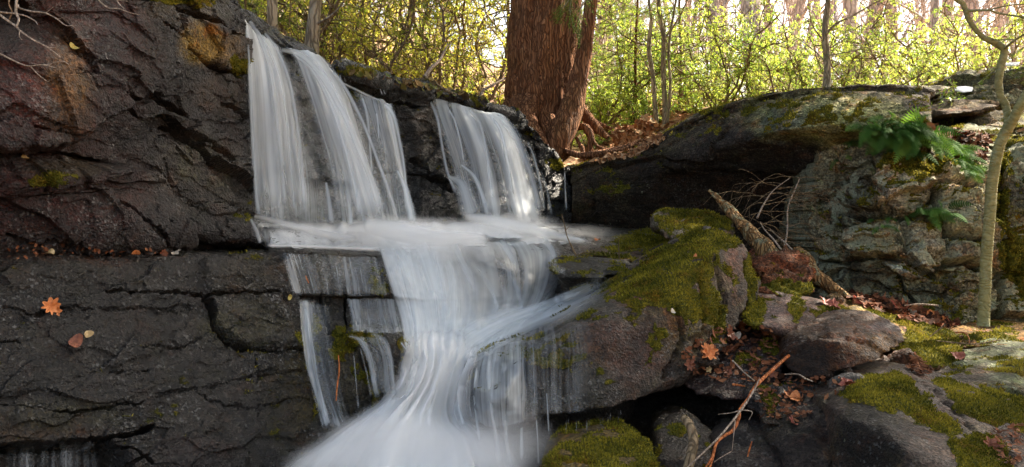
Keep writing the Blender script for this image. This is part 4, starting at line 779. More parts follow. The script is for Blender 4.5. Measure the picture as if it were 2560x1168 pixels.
sl_ = trunk_tree("crooked_tree", "slim crooked olive-barked tree standing before the broken wall at the right", [(2457, 815, 5.55), (2462, 740, 5.55), (2466, 640, 5.55), (2474, 540, 5.55), (2482, 440, 5.55), (2500, 360, 5.5), (2516, 325, 5.5), (2520, 300, 5.5), (2514, 262, 5.5), (2496, 225, 5.5), (2502, 160, 5.5), (2512, 126, 5.5), (2490, 108, 5.5), (2460, 95, 5.5), (2436, 70, 5.5), (2418, 40, 5.5), (2410, 12, 5.5), (2380, -8, 5.5), (2330, -40, 5.5)],
  (27, 26, 27, 27, 26, 26, 25, 20, 20, 17, 18, 18, 19, 15, 13, 13, 12, 9, 8), SLIMBARK, [([(2508, 345, 5.5), (2530, 305, 5.45), (2552, 262, 5.4), (2580, 215, 5.4)], (26, 24)), ([(2510, 124, 5.5), (2530, 106, 5.4), (2570, 80, 5.3)], (8, 5)), ([(2416, 28, 5.5), (2470, 26, 5.4), (2500, 34, 5.4), (2575, 46, 5.3)], (7, 4)), ([(2470, 26, 5.4), (2520, 14, 5.3), (2570, 10, 5.3)], (4, 3)),
  ([(2478, 98, 5.5), (2500, 100, 5.4), (2540, 98, 5.3)], (4, 2))], flare=.1, seed=10, rough=.004)

# the great hemlock
def crown(t, base, seed, n=46, zmax=8.5, Lmax=4.6, lean=(-.6, 1.6), sz=.16):
    r = random.Random(seed); lim = MB(); nd = MB(); LVs = []; base = np.array(base)
    for k in range(n):
        z = r.uniform(.3, zmax); a = r.uniform(0, 6.28) if k % 2 else r.uniform(*lean); L = (Lmax - z * .42) * r.uniform(.7, 1.1); Q, q = walk(base + np.array([0, 0, z]), (math.cos(a), math.sin(a), .12), L, 12, .08, -.02, r); tube(lim, Q, np.linspace(.045, .008, len(Q)), 5)
        pts = []; ds = []
        for i in range(2, 13):
            for s in (-1, 1):
                for j in range(3):
                    d = np.array([math.cos(a + s * 1.1), math.sin(a + s * 1.1), -.12]) + RNG.normal(0, .15, 3); e = Q[i] + RNG.normal(0, .1, 3); m = 9; tt = np.linspace(.03, .8 * (1 - i / 16), m)[:, None]; pts.append(e + d * tt); ds.append(np.tile(d, (m, 1)) + RNG.normal(0, .6, (m, 3)))
        LVs.append(leaves(nd, np.concatenate(pts), np.concatenate(ds), sz, .35, .05, .15))
    lim.build("limbs", HEMBARK, t); nd.build("crown", HEMLEAF, t, attrs={"lv": np.concatenate(LVs)}, smooth=False)
def hemlock():
    Y = 9.3; t = empty("hemlock_tree", W(1360, 375, Y)); tag(t, "great reddish-barked hemlock with a second stem, its roots gripping the rock above the waterfall", "tree")
    n = 150; C = path([(1392, 392, Y - .35), (1372, 352, Y - .2), (1362, 300, Y - .05), (1352, 240, Y), (1354, 180, Y), (1360, 90, Y), (1366, 0, Y), (1370, -120, Y), (1372, -260, Y)], n)
    wd = crspline(np.array([[70.], [112], [150], [172], [170], [170], [168], [160], [150]]), n)[:, 0]; P = W3(C); R = wd / 2 / FPX * P[:, 1]
    P2, R2 = P[-1] + np.linspace(.15, 8, 14)[:, None] * np.array([0, 0, 1.]), np.linspace(R[-1], .06, 14)
    P = np.concatenate([P, P2]); R = np.concatenate([R, R2]); mb = MB(); sd_ = 120
    def prof(v, th): z = v * len(P) / n; return 1 + .10 * np.exp(-z * 3) * np.sin(th * 4 + 1 + z * 2) + .035 * np.sin(th * 7 + 2.5 * np.sin(z * 5)) + .02 * np.sin(th * 13 + z * 9) + 0 * th
    tube(mb, P, R, sd_, .035, 5, prof); mb.build("trunk", HEMBARK, t)
    m2 = MB(); Q = ppath([(1378, 400, Y - .55), (1400, 340, Y - .5), (1425, 280, Y - .42), (1446, 200, Y - .36), (1462, 120, Y - .34), (1474, 40, Y - .34), (1482, -40, Y - .34), (1490, -200, Y - .3)], 90)
    tube(m2, Q, crspline(np.array([[34.], [62], [60], [46], [38], [34], [32], [28]]), 90)[:, 0] / 2 / FPX * Q[:, 1], 40, .012, 8, lambda v, th: 1 + .05 * np.sin(3 * th + 6 * v)); m2.build("second_stem", HEMBARK, t)
    roots = [([(1300, 210, Y), (1280, 255, Y - .1), (1245, 290, Y - .35), (1205, 318, Y - .7)], (56, 30, 14)), ([(1330, 250, Y - .25), (1320, 300, Y - .45), (1345, 345, Y - .6), (1375, 392, Y - .7)], (60, 44, 22)), ([(1310, 240, Y - .1), (1290, 275, Y - .35), (1300, 310, Y - .55), (1345, 350, Y - .7)], (50, 34, 20)),
        ([(1430, 255, Y + .1), (1462, 290, Y), (1492, 320, Y - .1), (1520, 345, Y - .2)], (40, 28, 12)), ([(1420, 240, Y + .3), (1452, 278, Y + .3), (1475, 300, Y + .3), (1530, 322, Y + .3)], (46, 26, 8)), ([(1440, 320, Y - .3), (1462, 318, Y - .35), (1478, 345, Y - .4), (1470, 390, Y - .4)], (16, 18, 10)),
        ([(1470, 330, Y - .3), (1482, 352, Y - .4), (1505, 372, Y - .5), (1530, 380, Y - .5)], (10, 9, 6)), ([(1400, 372, Y - .5), (1450, 388, Y - .7), (1500, 384, Y - .8), (1560, 368, Y - .7), (1610, 362, Y - .6)], (14, 20, 12)), ([(1500, 384, Y - .8), (1560, 372, Y - .8), (1600, 352, Y - .7), (1650, 348, Y - .6)], (9, 8, 5)), ([(1440, 345, Y - .4), (1455, 370, Y - .5), (1462, 400, Y - .6)], (10, 9, 7))]
    for ct, ws in roots:
        mr_ = MB(); Q = ppath(ct, 26); tube(mr_, Q, crspline(np.array([[float(q)] for q in ws]), 26)[:, 0] / 2 / FPX * Q[:, 1], 14, .02, 3); mr_.build("root", HEMBARK, t)
    crown(t, W(1372, -260, Y), 3)
    # low hanging sprays in the picture
    nd = MB(); tw = MB(); LVs = []
    for ct in ([(1440, -40, 8.6), (1425, 20, 8.5), (1432, 60, 8.5)], [(1450, -30, 8.6), (1412, 14, 8.5), (1400, 34, 8.5)], [(1475, -20, 8.5), (1450, 30, 8.4), (1446, 90, 8.4)], [(1500, -40, 8.8), (1560, 10, 8.9), (1640, 40, 9)], [(1480, -30, 9), (1520, 40, 9.4), (1540, 90, 9.6)]):
        spray(nd, tw, LVs, ppath(ct, 14), .28, RNG)
    tw.build("twigs", TWIG, t); nd.build("hanging_sprays", HEMLEAF, t, attrs={"lv": np.concatenate(LVs)}, smooth=False)
def spray(nd, tw, LVs, P, w, R_):
    tube(tw, P, np.linspace(.007, .002, len(P)), 4); T = np.gradient(P, axis=0); T /= np.linalg.norm(T, axis=1)[:, None]; pts = []; ds = []
    for i in range(1, len(P)):
        L = w * (1 - .75 * i / len(P)) * R_.uniform(.6, 1.2)
        for s in (-1, 1):
            side = np.cross(T[i], np.array([0, 0, 1.])) * s; side = side + T[i] * .7 + np.array([0, 0, -.15]) + R_.normal(0, .12, 3); side /= np.linalg.norm(side); m = max(4, int(L / .014)); tt = np.linspace(.01, L, m)[:, None]; q = P[i] + side * tt
            for s2 in (-1, 1): ds.append(np.tile(side * .5 + s2 * np.cross(side, np.array([0, 0, 1.])), (m, 1)) + R_.normal(0, .2, (m, 3))); pts.append(q)
    LVs.append(leaves(nd, np.concatenate(pts), np.concatenate(ds), .022, .3, .02, .05))
hemlock()
# unseen hemlocks added so that their crowns shade the gorge
def shade_tree(x, y, z0, lab, seed, h0=3.4, **k):
    t = empty("hemlock_tree", (x, y, z0)); tag(t, lab, "tree"); P = np.stack([np.full(20, x), np.full(20, y), np.linspace(z0, h0 + 9, 20)], 1); m = MB(); tube(m, P, np.linspace(.28, .06, 20), 14, .02, seed); m.build("trunk", HEMBARK, t); crown(t, (x, y, h0), seed, **k)  # added unseen tree, there only to cast shade
shade_tree(4.6, 4.6, -1.2, "unseen hemlock added on the right bank to shade the boulders", 41, n=84, Lmax=5.4)
shade_tree(.8, -1.8, -1.2, "unseen hemlock added behind the viewpoint to cut sky light on the stream", 43, n=50)
shade_tree(7.3, 10.4, 1.4, "unseen hemlock added beyond the right edge, its high crown shading the falls", 44, h0=4.8, n=56, lean=(2.4, 4.2))
shade_tree(6.8, 6.9, -.4, "unseen hemlock added beyond the right edge beside the broken wall to shade the bank", 45, h0=3.3, n=70, Lmax=5.0, lean=(2.2, 4.4))
# young hemlocks with flat feathery sprays
def young(name, label, ctrl, nbr, w, seed, tpx=9):
    r = random.Random(seed); P = ppath(ctrl, 20); t = empty(name, tuple(P[0])); tag(t, label, "tree"); m = MB(); tube(m, P, np.linspace(tpx, tpx * .5, 20) / 2 / FPX * P[:, 1], 7); m.build("trunk", HEMBARK, t)
    nd = MB(); tw = MB(); LVs = []
    for k in range(nbr):
        i = r.randint(3, 19); a = r.uniform(0, 6.28); Q, q = walk(P[i], (math.cos(a), math.sin(a), r.uniform(-.1, .2)), w * r.uniform(.6, 1.2), 12, .07, -.03, r); spray(nd, tw, LVs, Q, .4, RNG)
    tw.build("twigs", TWIG, t); nd.build("foliage", HEMLEAF, t, attrs={"lv": np.concatenate(LVs)}, smooth=False)
young("young_hemlock", "young hemlock with flat feathery sprays between the great hemlock and the twin saplings", [(1590, 300, 12), (1588, 150, 12), (1594, 0, 12), (1598, -160, 12)], 30, 1.0, 11)
young("young_hemlock", "young hemlock reaching green sprays over the bright wood right of the twin saplings", [(1700, 300, 12), (1702, 150, 12), (1698, 0, 12), (1696, -200, 12)], 26, 1.0, 12)
young("young_hemlock", "young dark green hemlock at the right edge behind the crooked tree", [(2640, 330, 9.5), (2640, 150, 9.5), (2645, 0, 9.5), (2650, -200, 9.5)], 30, .8, 13)
young("young_hemlock", "young hemlock behind the thin dark trunk above the waterfall", [(1120, 200, 14), (1118, 100, 14), (1122, 0, 14), (1124, -160, 14)], 26, 1.2, 14)
young("young_hemlock", "small green hemlock sprays left of the slimmer left trunk", [(640, 160, 9), (640, 60, 9), (644, -40, 9), (646, -200, 9)], 18, .55, 15)
# ------------------------------------------------------------------ water
def water_material(name, su, sv, k, lo=.08, hi=1.25, col=(.84, .885, .91), emis=0):
    m, t, out = newmat(name); b = NB(t); uv = b.n("UVMap", uv_map="UVMap").outputs[0]; g = b.n("NewGeometry").outputs["Position"]
    d = b.n("Attribute", attribute_name="dens").outputs["Fac"]
    n0 = b.n("TexNoise"); t.links.new(b.mapping(uv, (1.2, .5, 1)), n0.inputs["Vector"]); n0.inputs["Scale"].default_value = 1.; n0.inputs["Detail"].default_value = 2
    sc = b.n("VectorMath", operation='SCALE'); t.links.new(n0.outputs["Color"], sc.inputs[0]); sc.inputs["Scale"].default_value = .22; ad = b.n("VectorMath", operation='ADD'); t.links.new(uv, ad.inputs[0]); t.links.new(sc.outputs[0], ad.inputs[1])
    s1 = b.noise(b.mapping(ad.outputs[0], (su, sv, 1)), 1., 5, .6); s2 = b.noise(b.mapping(ad.outputs[0], (su * .28, sv * .7, 1)), 1., 4, .55); s3 = b.noise(b.mapping(ad.outputs[0], (su * 3.2, sv * 1.2, 1)), 1., 3, .6)
    s = b.math('ADD', b.math('MULTIPLY', s1, .45), b.math('ADD', b.math('MULTIPLY', s2, .4), b.math('MULTIPLY', s3, .15)))
    a = b.math('ADD', d, b.math('MULTIPLY', b.math('SUBTRACT', s, .5), b.math('MULTIPLY', b.mr(d, 0., .3), k))); a = b.mr(a, lo, hi); a = b.math('MULTIPLY', a, .985)
    h = b.math('MULTIPLY', s, .05); bp = b.n("Bump"); bp.inputs["Strength"].default_value = .35; bp.inputs["Distance"].default_value = 1; t.links.new(h, bp.inputs["Height"])
    df = b.n("BsdfDiffuse"); df.inputs[0].default_value = col + (1,); t.links.new(bp.outputs[0], df.inputs["Normal"])
    tl = b.n("BsdfTranslucent"); tl.inputs[0].default_value = tuple(q * .97 for q in col) + (1,); t.links.new(bp.outputs[0], tl.inputs["Normal"])
    gl = b.n("BsdfGlossy"); gl.inputs["Roughness"].default_value = .38; gl.inputs[0].default_value = (.9, .95, 1, 1); t.links.new(bp.outputs[0], gl.inputs["Normal"])
    m1 = b.n("MixShader"); m1.inputs[0].default_value = .35; t.links.new(df.outputs[0], m1.inputs[1]); t.links.new(tl.outputs[0], m1.inputs[2])
    m2 = b.n("MixShader"); m2.inputs[0].default_value = .06; t.links.new(m1.outputs[0], m2.inputs[1]); t.links.new(gl.outputs[0], m2.inputs[2])
    tr = b.n("BsdfTransparent"); m3 = b.n("MixShader"); t.links.new(a, m3.inputs[0]); t.links.new(tr.outputs[0], m3.inputs[1]); t.links.new(m2.outputs[0], m3.inputs[2]); t.links.new(m3.outputs[0], out.inputs[0]); return m
FALL = water_material("falling_water", 7.5, .10, 1.45); VEIL = water_material("thin_water", 13, .45, 1.7); FOAM = water_material("foaming_water", 4.0, .40, .34, .05, 1.1, (.91, .93, .93))
CHUTE = water_material("soft_white_water", 3.0, .30, .42, .0, .95, (.93, .94, .94))

class WB:
    def __init__(s): s.V = []; s.F = []; s.U = []; s.D = []; s.n = 0
    def add(s, V, F, U, D): s.V.append(V); s.F.append(F + s.n); s.U.append(U); s.D.append(D); s.n += len(V)
    def build(s, name, mat, label=None, cat=None, kind=None, group=None):
        o = mk(name, np.concatenate(s.V), np.concatenate(s.F), mat, attrs={"dens": np.concatenate(s.D)}, uv=np.concatenate(s.U)); tag(o, label, cat, group, kind); return o
def smooth2(A, n):
    for _ in range(n):
        B_ = np.pad(A, 1, mode='edge'); A = (B_[1:-1, 1:-1] * 4 + B_[:-2, 1:-1] + B_[2:, 1:-1] + B_[1:-1, :-2] + B_[1:-1, 2:]) / 8
    return A
seedc = [0]
def sheet(wb, ctrl, nv, nu, dens, off=.04, drape=True, sm=6, eu=(.12, .12), ev=(.08, .08), lim=.6, ridge=.02, flowu=None):
    """water over stone: ctrl rows run across the flow, from the top down; dens(u, v, px, py) its body"""
    seedc[0] += 1
    G = crspline(crspline(ctrl, nv, 0), nu, 1); px, py, Y = G[..., 0], G[..., 1], G[..., 2].copy()
    if drape:
        H = Y.copy(); bv = bvh()
        for i in range(nv):
            for j in range(nu):
                r = bv.ray_cast(Vector((0, 0, 0)), Vector(W(px[i, j], py[i, j], 1)).normalized(), 60)
                if r[0] is not None and abs(r[0].y - Y[i, j]) < lim: H[i, j] = r[0].y
        Hs = smooth2(H, sm); Y = np.minimum(Hs, smooth2(np.minimum(H, Hs), 2)) - off
    V = W3(np.stack([px, py, Y], -1))
    u = np.linspace(0, 1, nu)[None].repeat(nv, 0); v = np.linspace(0, 1, nv)[:, None].repeat(nu, 1)
    wpx = np.hypot(px[:, -1] - px[:, 0], py[:, -1] - py[:, 0]).mean(); hpx = np.hypot(np.diff(px, axis=0), np.diff(py, axis=0)).sum(0).mean()
    U = np.stack([u * wpx / 100 + seedc[0] * 7.3, v * hpx / 100 + seedc[0] * 3.1], -1)
    Vf = V.reshape(-1, 3); F = grid_faces(nv, nu); N = normals(Vf, F); N = np.where(N[:, 1:2] > 0, -N, N)
    Uf = U.reshape(-1, 2); Vf = Vf + N * (ridge * fbm(np.stack([Uf[:, 0] * 5, Uf[:, 1] * .35, 0 * Uf[:, 0]], 1), 77, 3))[:, None]
    D = dens(u, v, px, py)
    if eu[0]: D = D * sstep(0, eu[0], u)
    if eu[1]: D = D * sstep(0, eu[1], 1 - u)
    if ev[0]: D = D * sstep(0, ev[0], v)
    if ev[1]: D = D * sstep(0, ev[1], 1 - v)
    wb.add(Vf, F, Uf, D.ravel())
def ribbon(wb, pts, n=40, m=9, d=.9, bulge=.25, ends=(.08, .12), pw=2.4, off=0., drape=False):
    """one strand: pts (px, py, width, Y)"""
    seedc[0] += 1
    Q = crspline(np.asarray(pts, float), n); c = Q[:, :2]; T = np.gradient(c, axis=0); T /= np.maximum(np.linalg.norm(T, axis=1), 1e-6)[:, None]; Nn = np.stack([T[:, 1], -T[:, 0]], 1)
    s = np.linspace(-1, 1, m); P = c[:, None] - Nn[:, None] * (s[None, :, None] * Q[:, 2][:, None, None] / 2); Y = Q[:, 3][:, None].repeat(m, 1).copy()
    if drape:
        for i in range(n):
            h, _ = hit(c[i, 0], c[i, 1])
            if h is not None and abs(h.y - Q[i, 3]) < .7: Y[i] = h.y
        Y = smooth2(Y, 5) - off
    Y = Y - bulge * (Q[:, 2][:, None] / FPX * Q[:, 3][:, None]) * (1 - s[None] ** 2)
    V = W3(np.concatenate([P, Y[..., None]], -1)).reshape(-1, 3); L = np.concatenate([[0], np.cumsum(np.linalg.norm(np.diff(c, axis=0), axis=1))]) / 100; v = np.linspace(0, 1, n)
    U = np.stack([(s[None] * Q[:, 2].mean() / 200).repeat(n, 0) + seedc[0] * 5.7, L[:, None].repeat(m, 1)], -1).reshape(-1, 2)
    D = d * (1 - s[None] ** 2) ** pw * (sstep(0, ends[0], v) * sstep(0, ends[1], 1 - v))[:, None] if min(ends) > 0 else d * (1 - s[None] ** 2) ** pw * np.ones((n, 1))
    wb.add(V, grid_faces(n, m), U, D.ravel())
def G(x, c, w_): return np.exp(-((x - c) / w_) ** 2)

# left curtain
wb = WB()
sheet(wb, [[(604, 44, 5.62), (622, 50, 5.75), (648, 70, 5.9), (676, 92, 6.05), (704, 112, 6.15)], [(608, 110, 5.5), (640, 120, 5.6), (672, 132, 5.7), (700, 142, 5.8), (722, 150, 5.9)],
    [(616, 240, 5.35), (652, 240, 5.4), (690, 242, 5.45), (728, 244, 5.55), (762, 248, 5.7)], [(624, 400, 5.25), (664, 400, 5.3), (706, 400, 5.33), (752, 400, 5.4), (792, 402, 5.55)], [(638, 588, 5.1), (680, 592, 5.12), (726, 594, 5.15), (785, 594, 5.25), (828, 592, 5.35)]],
    110, 60, lambda u, v, x, y: .54 + .34 * G(u, .33, .10) + .22 * G(u, .62, .09) + .2 * G(u, .1, .05) - .22 * sstep(.55, .95, v) * G(u, .45, .25) + .12 * (1 - v), off=0, drape=False, eu=(.06, .3), ev=(.015, .16))
sheet(wb, [[(694, 112, 6.05), (730, 116, 6.2), (770, 124, 6.3), (812, 148, 6.45)], [(712, 134, 5.85), (752, 138, 5.95), (796, 150, 6.05), (842, 178, 6.3)], [(738, 220, 5.65), (786, 222, 5.68), (838, 230, 5.75), (894, 250, 5.95)],
    [(766, 330, 5.5), (818, 330, 5.52), (872, 334, 5.55), (928, 350, 5.8)], [(790, 450, 5.4), (850, 450, 5.42), (910, 452, 5.45), (962, 460, 5.65)], [(796, 596, 5.28), (874, 602, 5.25), (952, 602, 5.3), (1018, 598, 5.45)]],
    120, 60, lambda u, v, x, y: .54 + .46 * G(u, .62, .16) * (1 - .25 * v) + .28 * (1 - sstep(0, .25, v)) - .34 * G(u, .12, .12) * sstep(.2, .5, v) - .12 * sstep(.5, .95, v) * G(u, .35, .2), off=0, drape=False, eu=(.3, .2), ev=(.02, .16))
sheet(wb, [[(612, 60, 5.85), (700, 122, 6.3), (800, 160, 6.65), (900, 236, 6.85), (1000, 262, 7.1)], [(622, 200, 5.6), (710, 230, 5.95), (810, 270, 6.3), (915, 330, 6.5), (1010, 350, 6.7)], [(634, 400, 5.4), (730, 410, 5.7), (830, 430, 6.0), (930, 450, 6.2), (1030, 460, 6.4)], [(640, 592, 5.2), (740, 594, 5.4), (850, 596, 5.7), (950, 596, 5.9), (1050, 592, 6.1)]],
    100, 120, lambda u, v, x, y: .30 + .16 * sstep(.3, .9, v), off=.05, lim=.8, eu=(.05, .1), ev=(.1, .1))
for p in ([(612, 52, 10, 5.6), (622, 140, 14, 5.4), (630, 300, 14, 5.25), (640, 470, 18, 5.18), (650, 560, 30, 5.1)], [(622, 50, 22, 5.7), (650, 100, 26, 5.55), (676, 180, 26, 5.4), (692, 300, 24, 5.3), (706, 430, 24, 5.22), (714, 560, 34, 5.15)],
          [(655, 76, 16, 5.9), (690, 120, 18, 5.68), (722, 200, 20, 5.5), (744, 320, 20, 5.38), (756, 440, 20, 5.3), (764, 560, 28, 5.22)], [(700, 124, 22, 6.0), (752, 138, 34, 5.9), (806, 190, 44, 5.7), (852, 270, 46, 5.55), (896, 370, 44, 5.42), (934, 470, 44, 5.35), (966, 575, 60, 5.25)],
          [(730, 132, 12, 5.95), (780, 176, 18, 5.7), (830, 270, 22, 5.5), (862, 370, 22, 5.4), (890, 480, 26, 5.33), (906, 575, 40, 5.25)], [(790, 150, 14, 6.2), (846, 196, 18, 6.0), (900, 290, 20, 5.75), (944, 400, 18, 5.6), (980, 500, 18, 5.5), (1002, 575, 26, 5.45)],
          [(636, 64, 8, 5.8), (664, 110, 9, 5.6), (700, 200, 10, 5.42), (720, 330, 10, 5.32), (732, 470, 12, 5.22), (738, 560, 20, 5.2)], [(815, 455, 16, 5.5), (822, 500, 26, 5.4), (830, 565, 40, 5.3)], [(866, 470, 12, 5.45), (874, 520, 20, 5.38), (878, 570, 30, 5.3)]):
    ribbon(wb, p, 60, 9, .72, .25, (.02, .14))
wb.build("waterfall", FALL, "widest silky curtain of white water, falling beside the tall dark cliff at left", "waterfall")
# middle
wb = WB()
sheet(wb, [[(862, 216, 6.55), (905, 236, 6.6), (955, 250, 6.65), (985, 256, 6.7)], [(878, 262, 6.4), (915, 266, 6.4), (955, 268, 6.4), (990, 274, 6.45)], [(910, 360, 6.2), (945, 360, 6.2), (978, 362, 6.2), (1004, 370, 6.25)], [(930, 460, 6.1), (968, 462, 6.1), (1000, 464, 6.1), (1026, 470, 6.15)], [(940, 590, 5.8), (985, 592, 5.8), (1025, 592, 5.8), (1066, 590, 5.9)]],
    80, 40, lambda u, v, x, y: .54 + .28 * G(u, .85, .12) - .3 * sstep(.5, .9, v) * (1 - u), off=0, drape=False, eu=(.3, .15), ev=(.03, .16))
for p in ([(956, 256, 22, 6.5), (982, 286, 22, 6.3), (998, 350, 18, 6.2), (1010, 420, 16, 6.1), (1014, 480, 20, 6.05), (1022, 560, 30, 5.95)], [(904, 240, 10, 6.5), (918, 290, 14, 6.3), (926, 380, 14, 6.2), (932, 450, 12, 6.1)], [(990, 422, 12, 6.1), (1012, 470, 26, 6.0), (1022, 520, 36, 5.95), (1030, 565, 44, 5.9)],
          [(850, 205, 8, 6.5), (885, 222, 12, 6.55), (930, 244, 12, 6.6), (965, 256, 8, 6.65)], [(935, 250, 8, 6.5), (944, 300, 9, 6.3), (948, 360, 8, 6.2)]): ribbon(wb, p, 40, 9, .8, .25, (.05, .16))
for x, y, l, Y in ((836, 172, 30, 6.5), (848, 176, 34, 6.5), (858, 182, 26, 6.52), (872, 186, 22, 6.6), (950, 222, 16, 6.7), (958, 224, 14, 6.7)): ribbon(wb, [(x, y, 3, Y), (x + 3, y + l / 2, 5, Y), (x + 6, y + l, 4, Y)], 8, 5, .8)
wb.build("waterfall", FALL, "narrow middle fall, one bright strand beside the bare rock", "waterfall")
# right curtain
wb = WB()
sheet(wb, [[(1068, 238, 7.3), (1110, 250, 7.4), (1160, 264, 7.5), (1215, 278, 7.6), (1262, 286, 7.7)], [(1078, 274, 7.15), (1120, 280, 7.2), (1172, 290, 7.25), (1230, 296, 7.3), (1284, 302, 7.5)], [(1100, 350, 6.95), (1144, 352, 7.0), (1200, 356, 7.0), (1262, 362, 7.05), (1314, 370, 7.25)],
    [(1124, 440, 6.8), (1170, 442, 6.8), (1224, 444, 6.8), (1286, 450, 6.9), (1338, 456, 7.1)], [(1140, 590, 6.4), (1196, 592, 6.4), (1252, 592, 6.4), (1316, 592, 6.5), (1386, 594, 6.7)]],
    110, 70, lambda u, v, x, y: .52 + .40 * G(u, .80, .14) + .24 * G(u, .48, .06) - .12 * G(u, .63, .08) * sstep(.2, .6, v) + .1 * (1 - v), off=0, drape=False, eu=(.14, .14), ev=(.02, .14))
for p in ([(1072, 242, 16, 7.3), (1094, 300, 18, 7.05), (1108, 380, 16, 6.9), (1122, 440, 16, 6.75), (1150, 500, 26, 6.65)], [(1170, 270, 20, 7.4), (1200, 310, 20, 7.1), (1216, 380, 18, 6.9), (1226, 460, 16, 6.75), (1240, 550, 30, 6.6)], [(1240, 286, 34, 7.5), (1282, 330, 42, 7.15), (1310, 390, 40, 6.95), (1334, 460, 36, 6.8), (1356, 560, 56, 6.7)],
          [(1150, 410, 10, 6.9), (1184, 440, 18, 6.75), (1206, 490, 22, 6.65), (1222, 550, 30, 6.6)], [(1118, 440, 14, 6.75), (1150, 460, 60, 6.65), (1166, 500, 80, 6.55), (1180, 550, 110, 6.5)], [(1215, 284, 12, 7.5), (1248, 320, 16, 7.15), (1268, 400, 18, 6.95), (1280, 480, 18, 6.8), (1290, 556, 30, 6.7)],
          [(1110, 258, 8, 7.35), (1136, 300, 12, 7.1), (1152, 360, 12, 6.95), (1160, 420, 12, 6.85)]): ribbon(wb, p, 50, 9, .75, .25, (.03, .14))
wb.build("waterfall", FALL, "right-hand curtain of white water below the great hemlock", "waterfall")
wb = WB()
for p in ([(1316, 348, 8, 7.8), (1336, 400, 16, 7.5), (1352, 470, 18, 7.35), (1362, 540, 22, 7.3)], [(1350, 420, 5, 7.8), (1366, 470, 10, 7.6), (1380, 545, 18, 7.5)]): ribbon(wb, p, 30, 7, .5, .2)
wb.build("waterfall", VEIL, "faint veil of water on the blue-grey rock right of the right-hand curtain", "waterfall")
wb = WB(); ribbon(wb, [(1411, 428, 4, 8.0), (1413, 470, 6, 7.9), (1416, 530, 9, 7.85)], 20, 5, .75, .2); wb.build("waterfall", VEIL, "single thread of water dropping at the corner beside the black face of the whale-backed boulder", "waterfall")

# foam on the shelf
wb = WB()
def shelf_d(u, v, x, y): return .42 - .22 * (1 - sstep(900, 1000, x)) * sstep(596, 612, y) + .3 * fbm(np.stack([x.ravel() / 60, y.ravel() / 14, 0 * x.ravel()], 1), 15, 3).reshape(x.shape) + .8 * np.exp(-((x - 1060) / 230) ** 2) + .55 * np.exp(-((x - 1290) / 110) ** 2) * (1 - sstep(590, 620, y) * .5) + .35 * np.exp(-((x - 720) / 70) ** 2) * (1 - .3 * np.exp(-((y - 580) / 12) ** 2)) + .25 * np.exp(-((y - 602) / 10) ** 2)
sheet(wb, [[(606, 530, 5.35), (700, 548, 5.6), (820, 540, 6.0), (960, 536, 6.2), (1100, 548, 6.5), (1250, 540, 6.9), (1390, 552, 7.2), (1560, 584, 7.7)], [(626, 556, 5.15), (700, 566, 5.4), (820, 566, 5.6), (960, 564, 5.9), (1100, 568, 6.2), (1250, 566, 6.5), (1390, 572, 6.9), (1560, 596, 7.4)],
    [(640, 588, 4.98), (710, 590, 5.15), (820, 592, 5.35), (960, 592, 5.6), (1100, 592, 5.85), (1250, 590, 6.1), (1390, 592, 6.5), (1560, 606, 7.0)], [(656, 621, 4.86), (720, 622, 4.9), (820, 626, 5.0), (960, 630, 5.1), (1100, 624, 5.3), (1250, 616, 5.6), (1390, 613, 6.1), (1560, 616, 6.5)]],
    60, 200, shelf_d, off=.03, eu=(.05, .22), ev=(.5, .06), lim=.5, ridge=.02)
ribbon(wb, [(606, 536, 10, 5.3), (660, 546, 26, 5.3), (740, 566, 30, 5.25), (820, 588, 34, 5.3), (920, 600, 40, 5.3)], 40, 9, .6, .5); ribbon(wb, [(625, 545, 12, 5.1), (640, 575, 20, 5.0), (652, 612, 18, 4.92)], 20, 7, .55, .5)
ribbon(wb, [(1150, 540, 30, 6.5), (1230, 552, 50, 6.4), (1320, 572, 50, 6.4), (1400, 592, 36, 6.4), (1480, 606, 16, 6.4)], 40, 9, .7, .5); ribbon(wb, [(900, 560, 60, 5.6), (1000, 580, 80, 5.5), (1100, 596, 70, 5.5), (1240, 600, 40, 5.7)], 40, 9, .9, .5)
ribbon(wb, [(660, 614, 14, 4.88), (760, 616, 16, 4.95), (860, 620, 16, 5.0), (960, 624, 20, 5.1)], 40, 7, .7, .4)
wb.build("water", CHUTE, kind="structure")

# fan over the lower step
wb = WB()
FAN = [[(925, 596, 5.5), (1030, 600, 5.5), (1140, 600, 5.6), (1270, 600, 5.8), (1410, 604, 6.2)], [(940, 640, 5.05), (1036, 640, 5.15), (1150, 636, 5.35), (1290, 632, 5.65), (1425, 634, 6.0)], [(962, 710, 4.95), (1052, 710, 5.05), (1166, 704, 5.2), (1300, 696, 5.45), (1405, 690, 5.8)],
    [(986, 780, 4.9), (1066, 784, 4.98), (1168, 780, 5.05), (1290, 765, 5.3), (1372, 750, 5.6)], [(1000, 850, 4.75), (1070, 860, 4.8), (1150, 856, 4.85), (1250, 836, 5.0), (1330, 806, 5.2)], [(1004, 930, 4.6), (1064, 940, 4.6), (1120, 935, 4.62), (1185, 915, 4.7), (1260, 880, 4.85)]]
core = lambda x, y: np.exp(-((x - (1010 + (y - 620) * .36)) / (80 + (y - 620) * .18)) ** 2)
sheet(wb, FAN, 120, 130, lambda u, v, x, y: .62 + .62 * core(x, y) + .35 * (1 - sstep(.02, .2, v)) * G(u, .3, .35) - .16 * G(u, .72, .12) * G(v, .36, .14) + .5 * sstep(.62, .95, v), off=.03, eu=(.08, .12), ev=(.04, .28), lim=.5, ridge=.012, sm=14)
sheet(wb, FAN, 100, 110, lambda u, v, x, y: .22 + .34 * core(x, y) + .2 * sstep(.6, .95, v) + .2 * G(u, .9, .1) * sstep(.3, .6, v), off=.075, eu=(.2, .2), ev=(.08, .15), lim=.5, ridge=.012, sm=20)
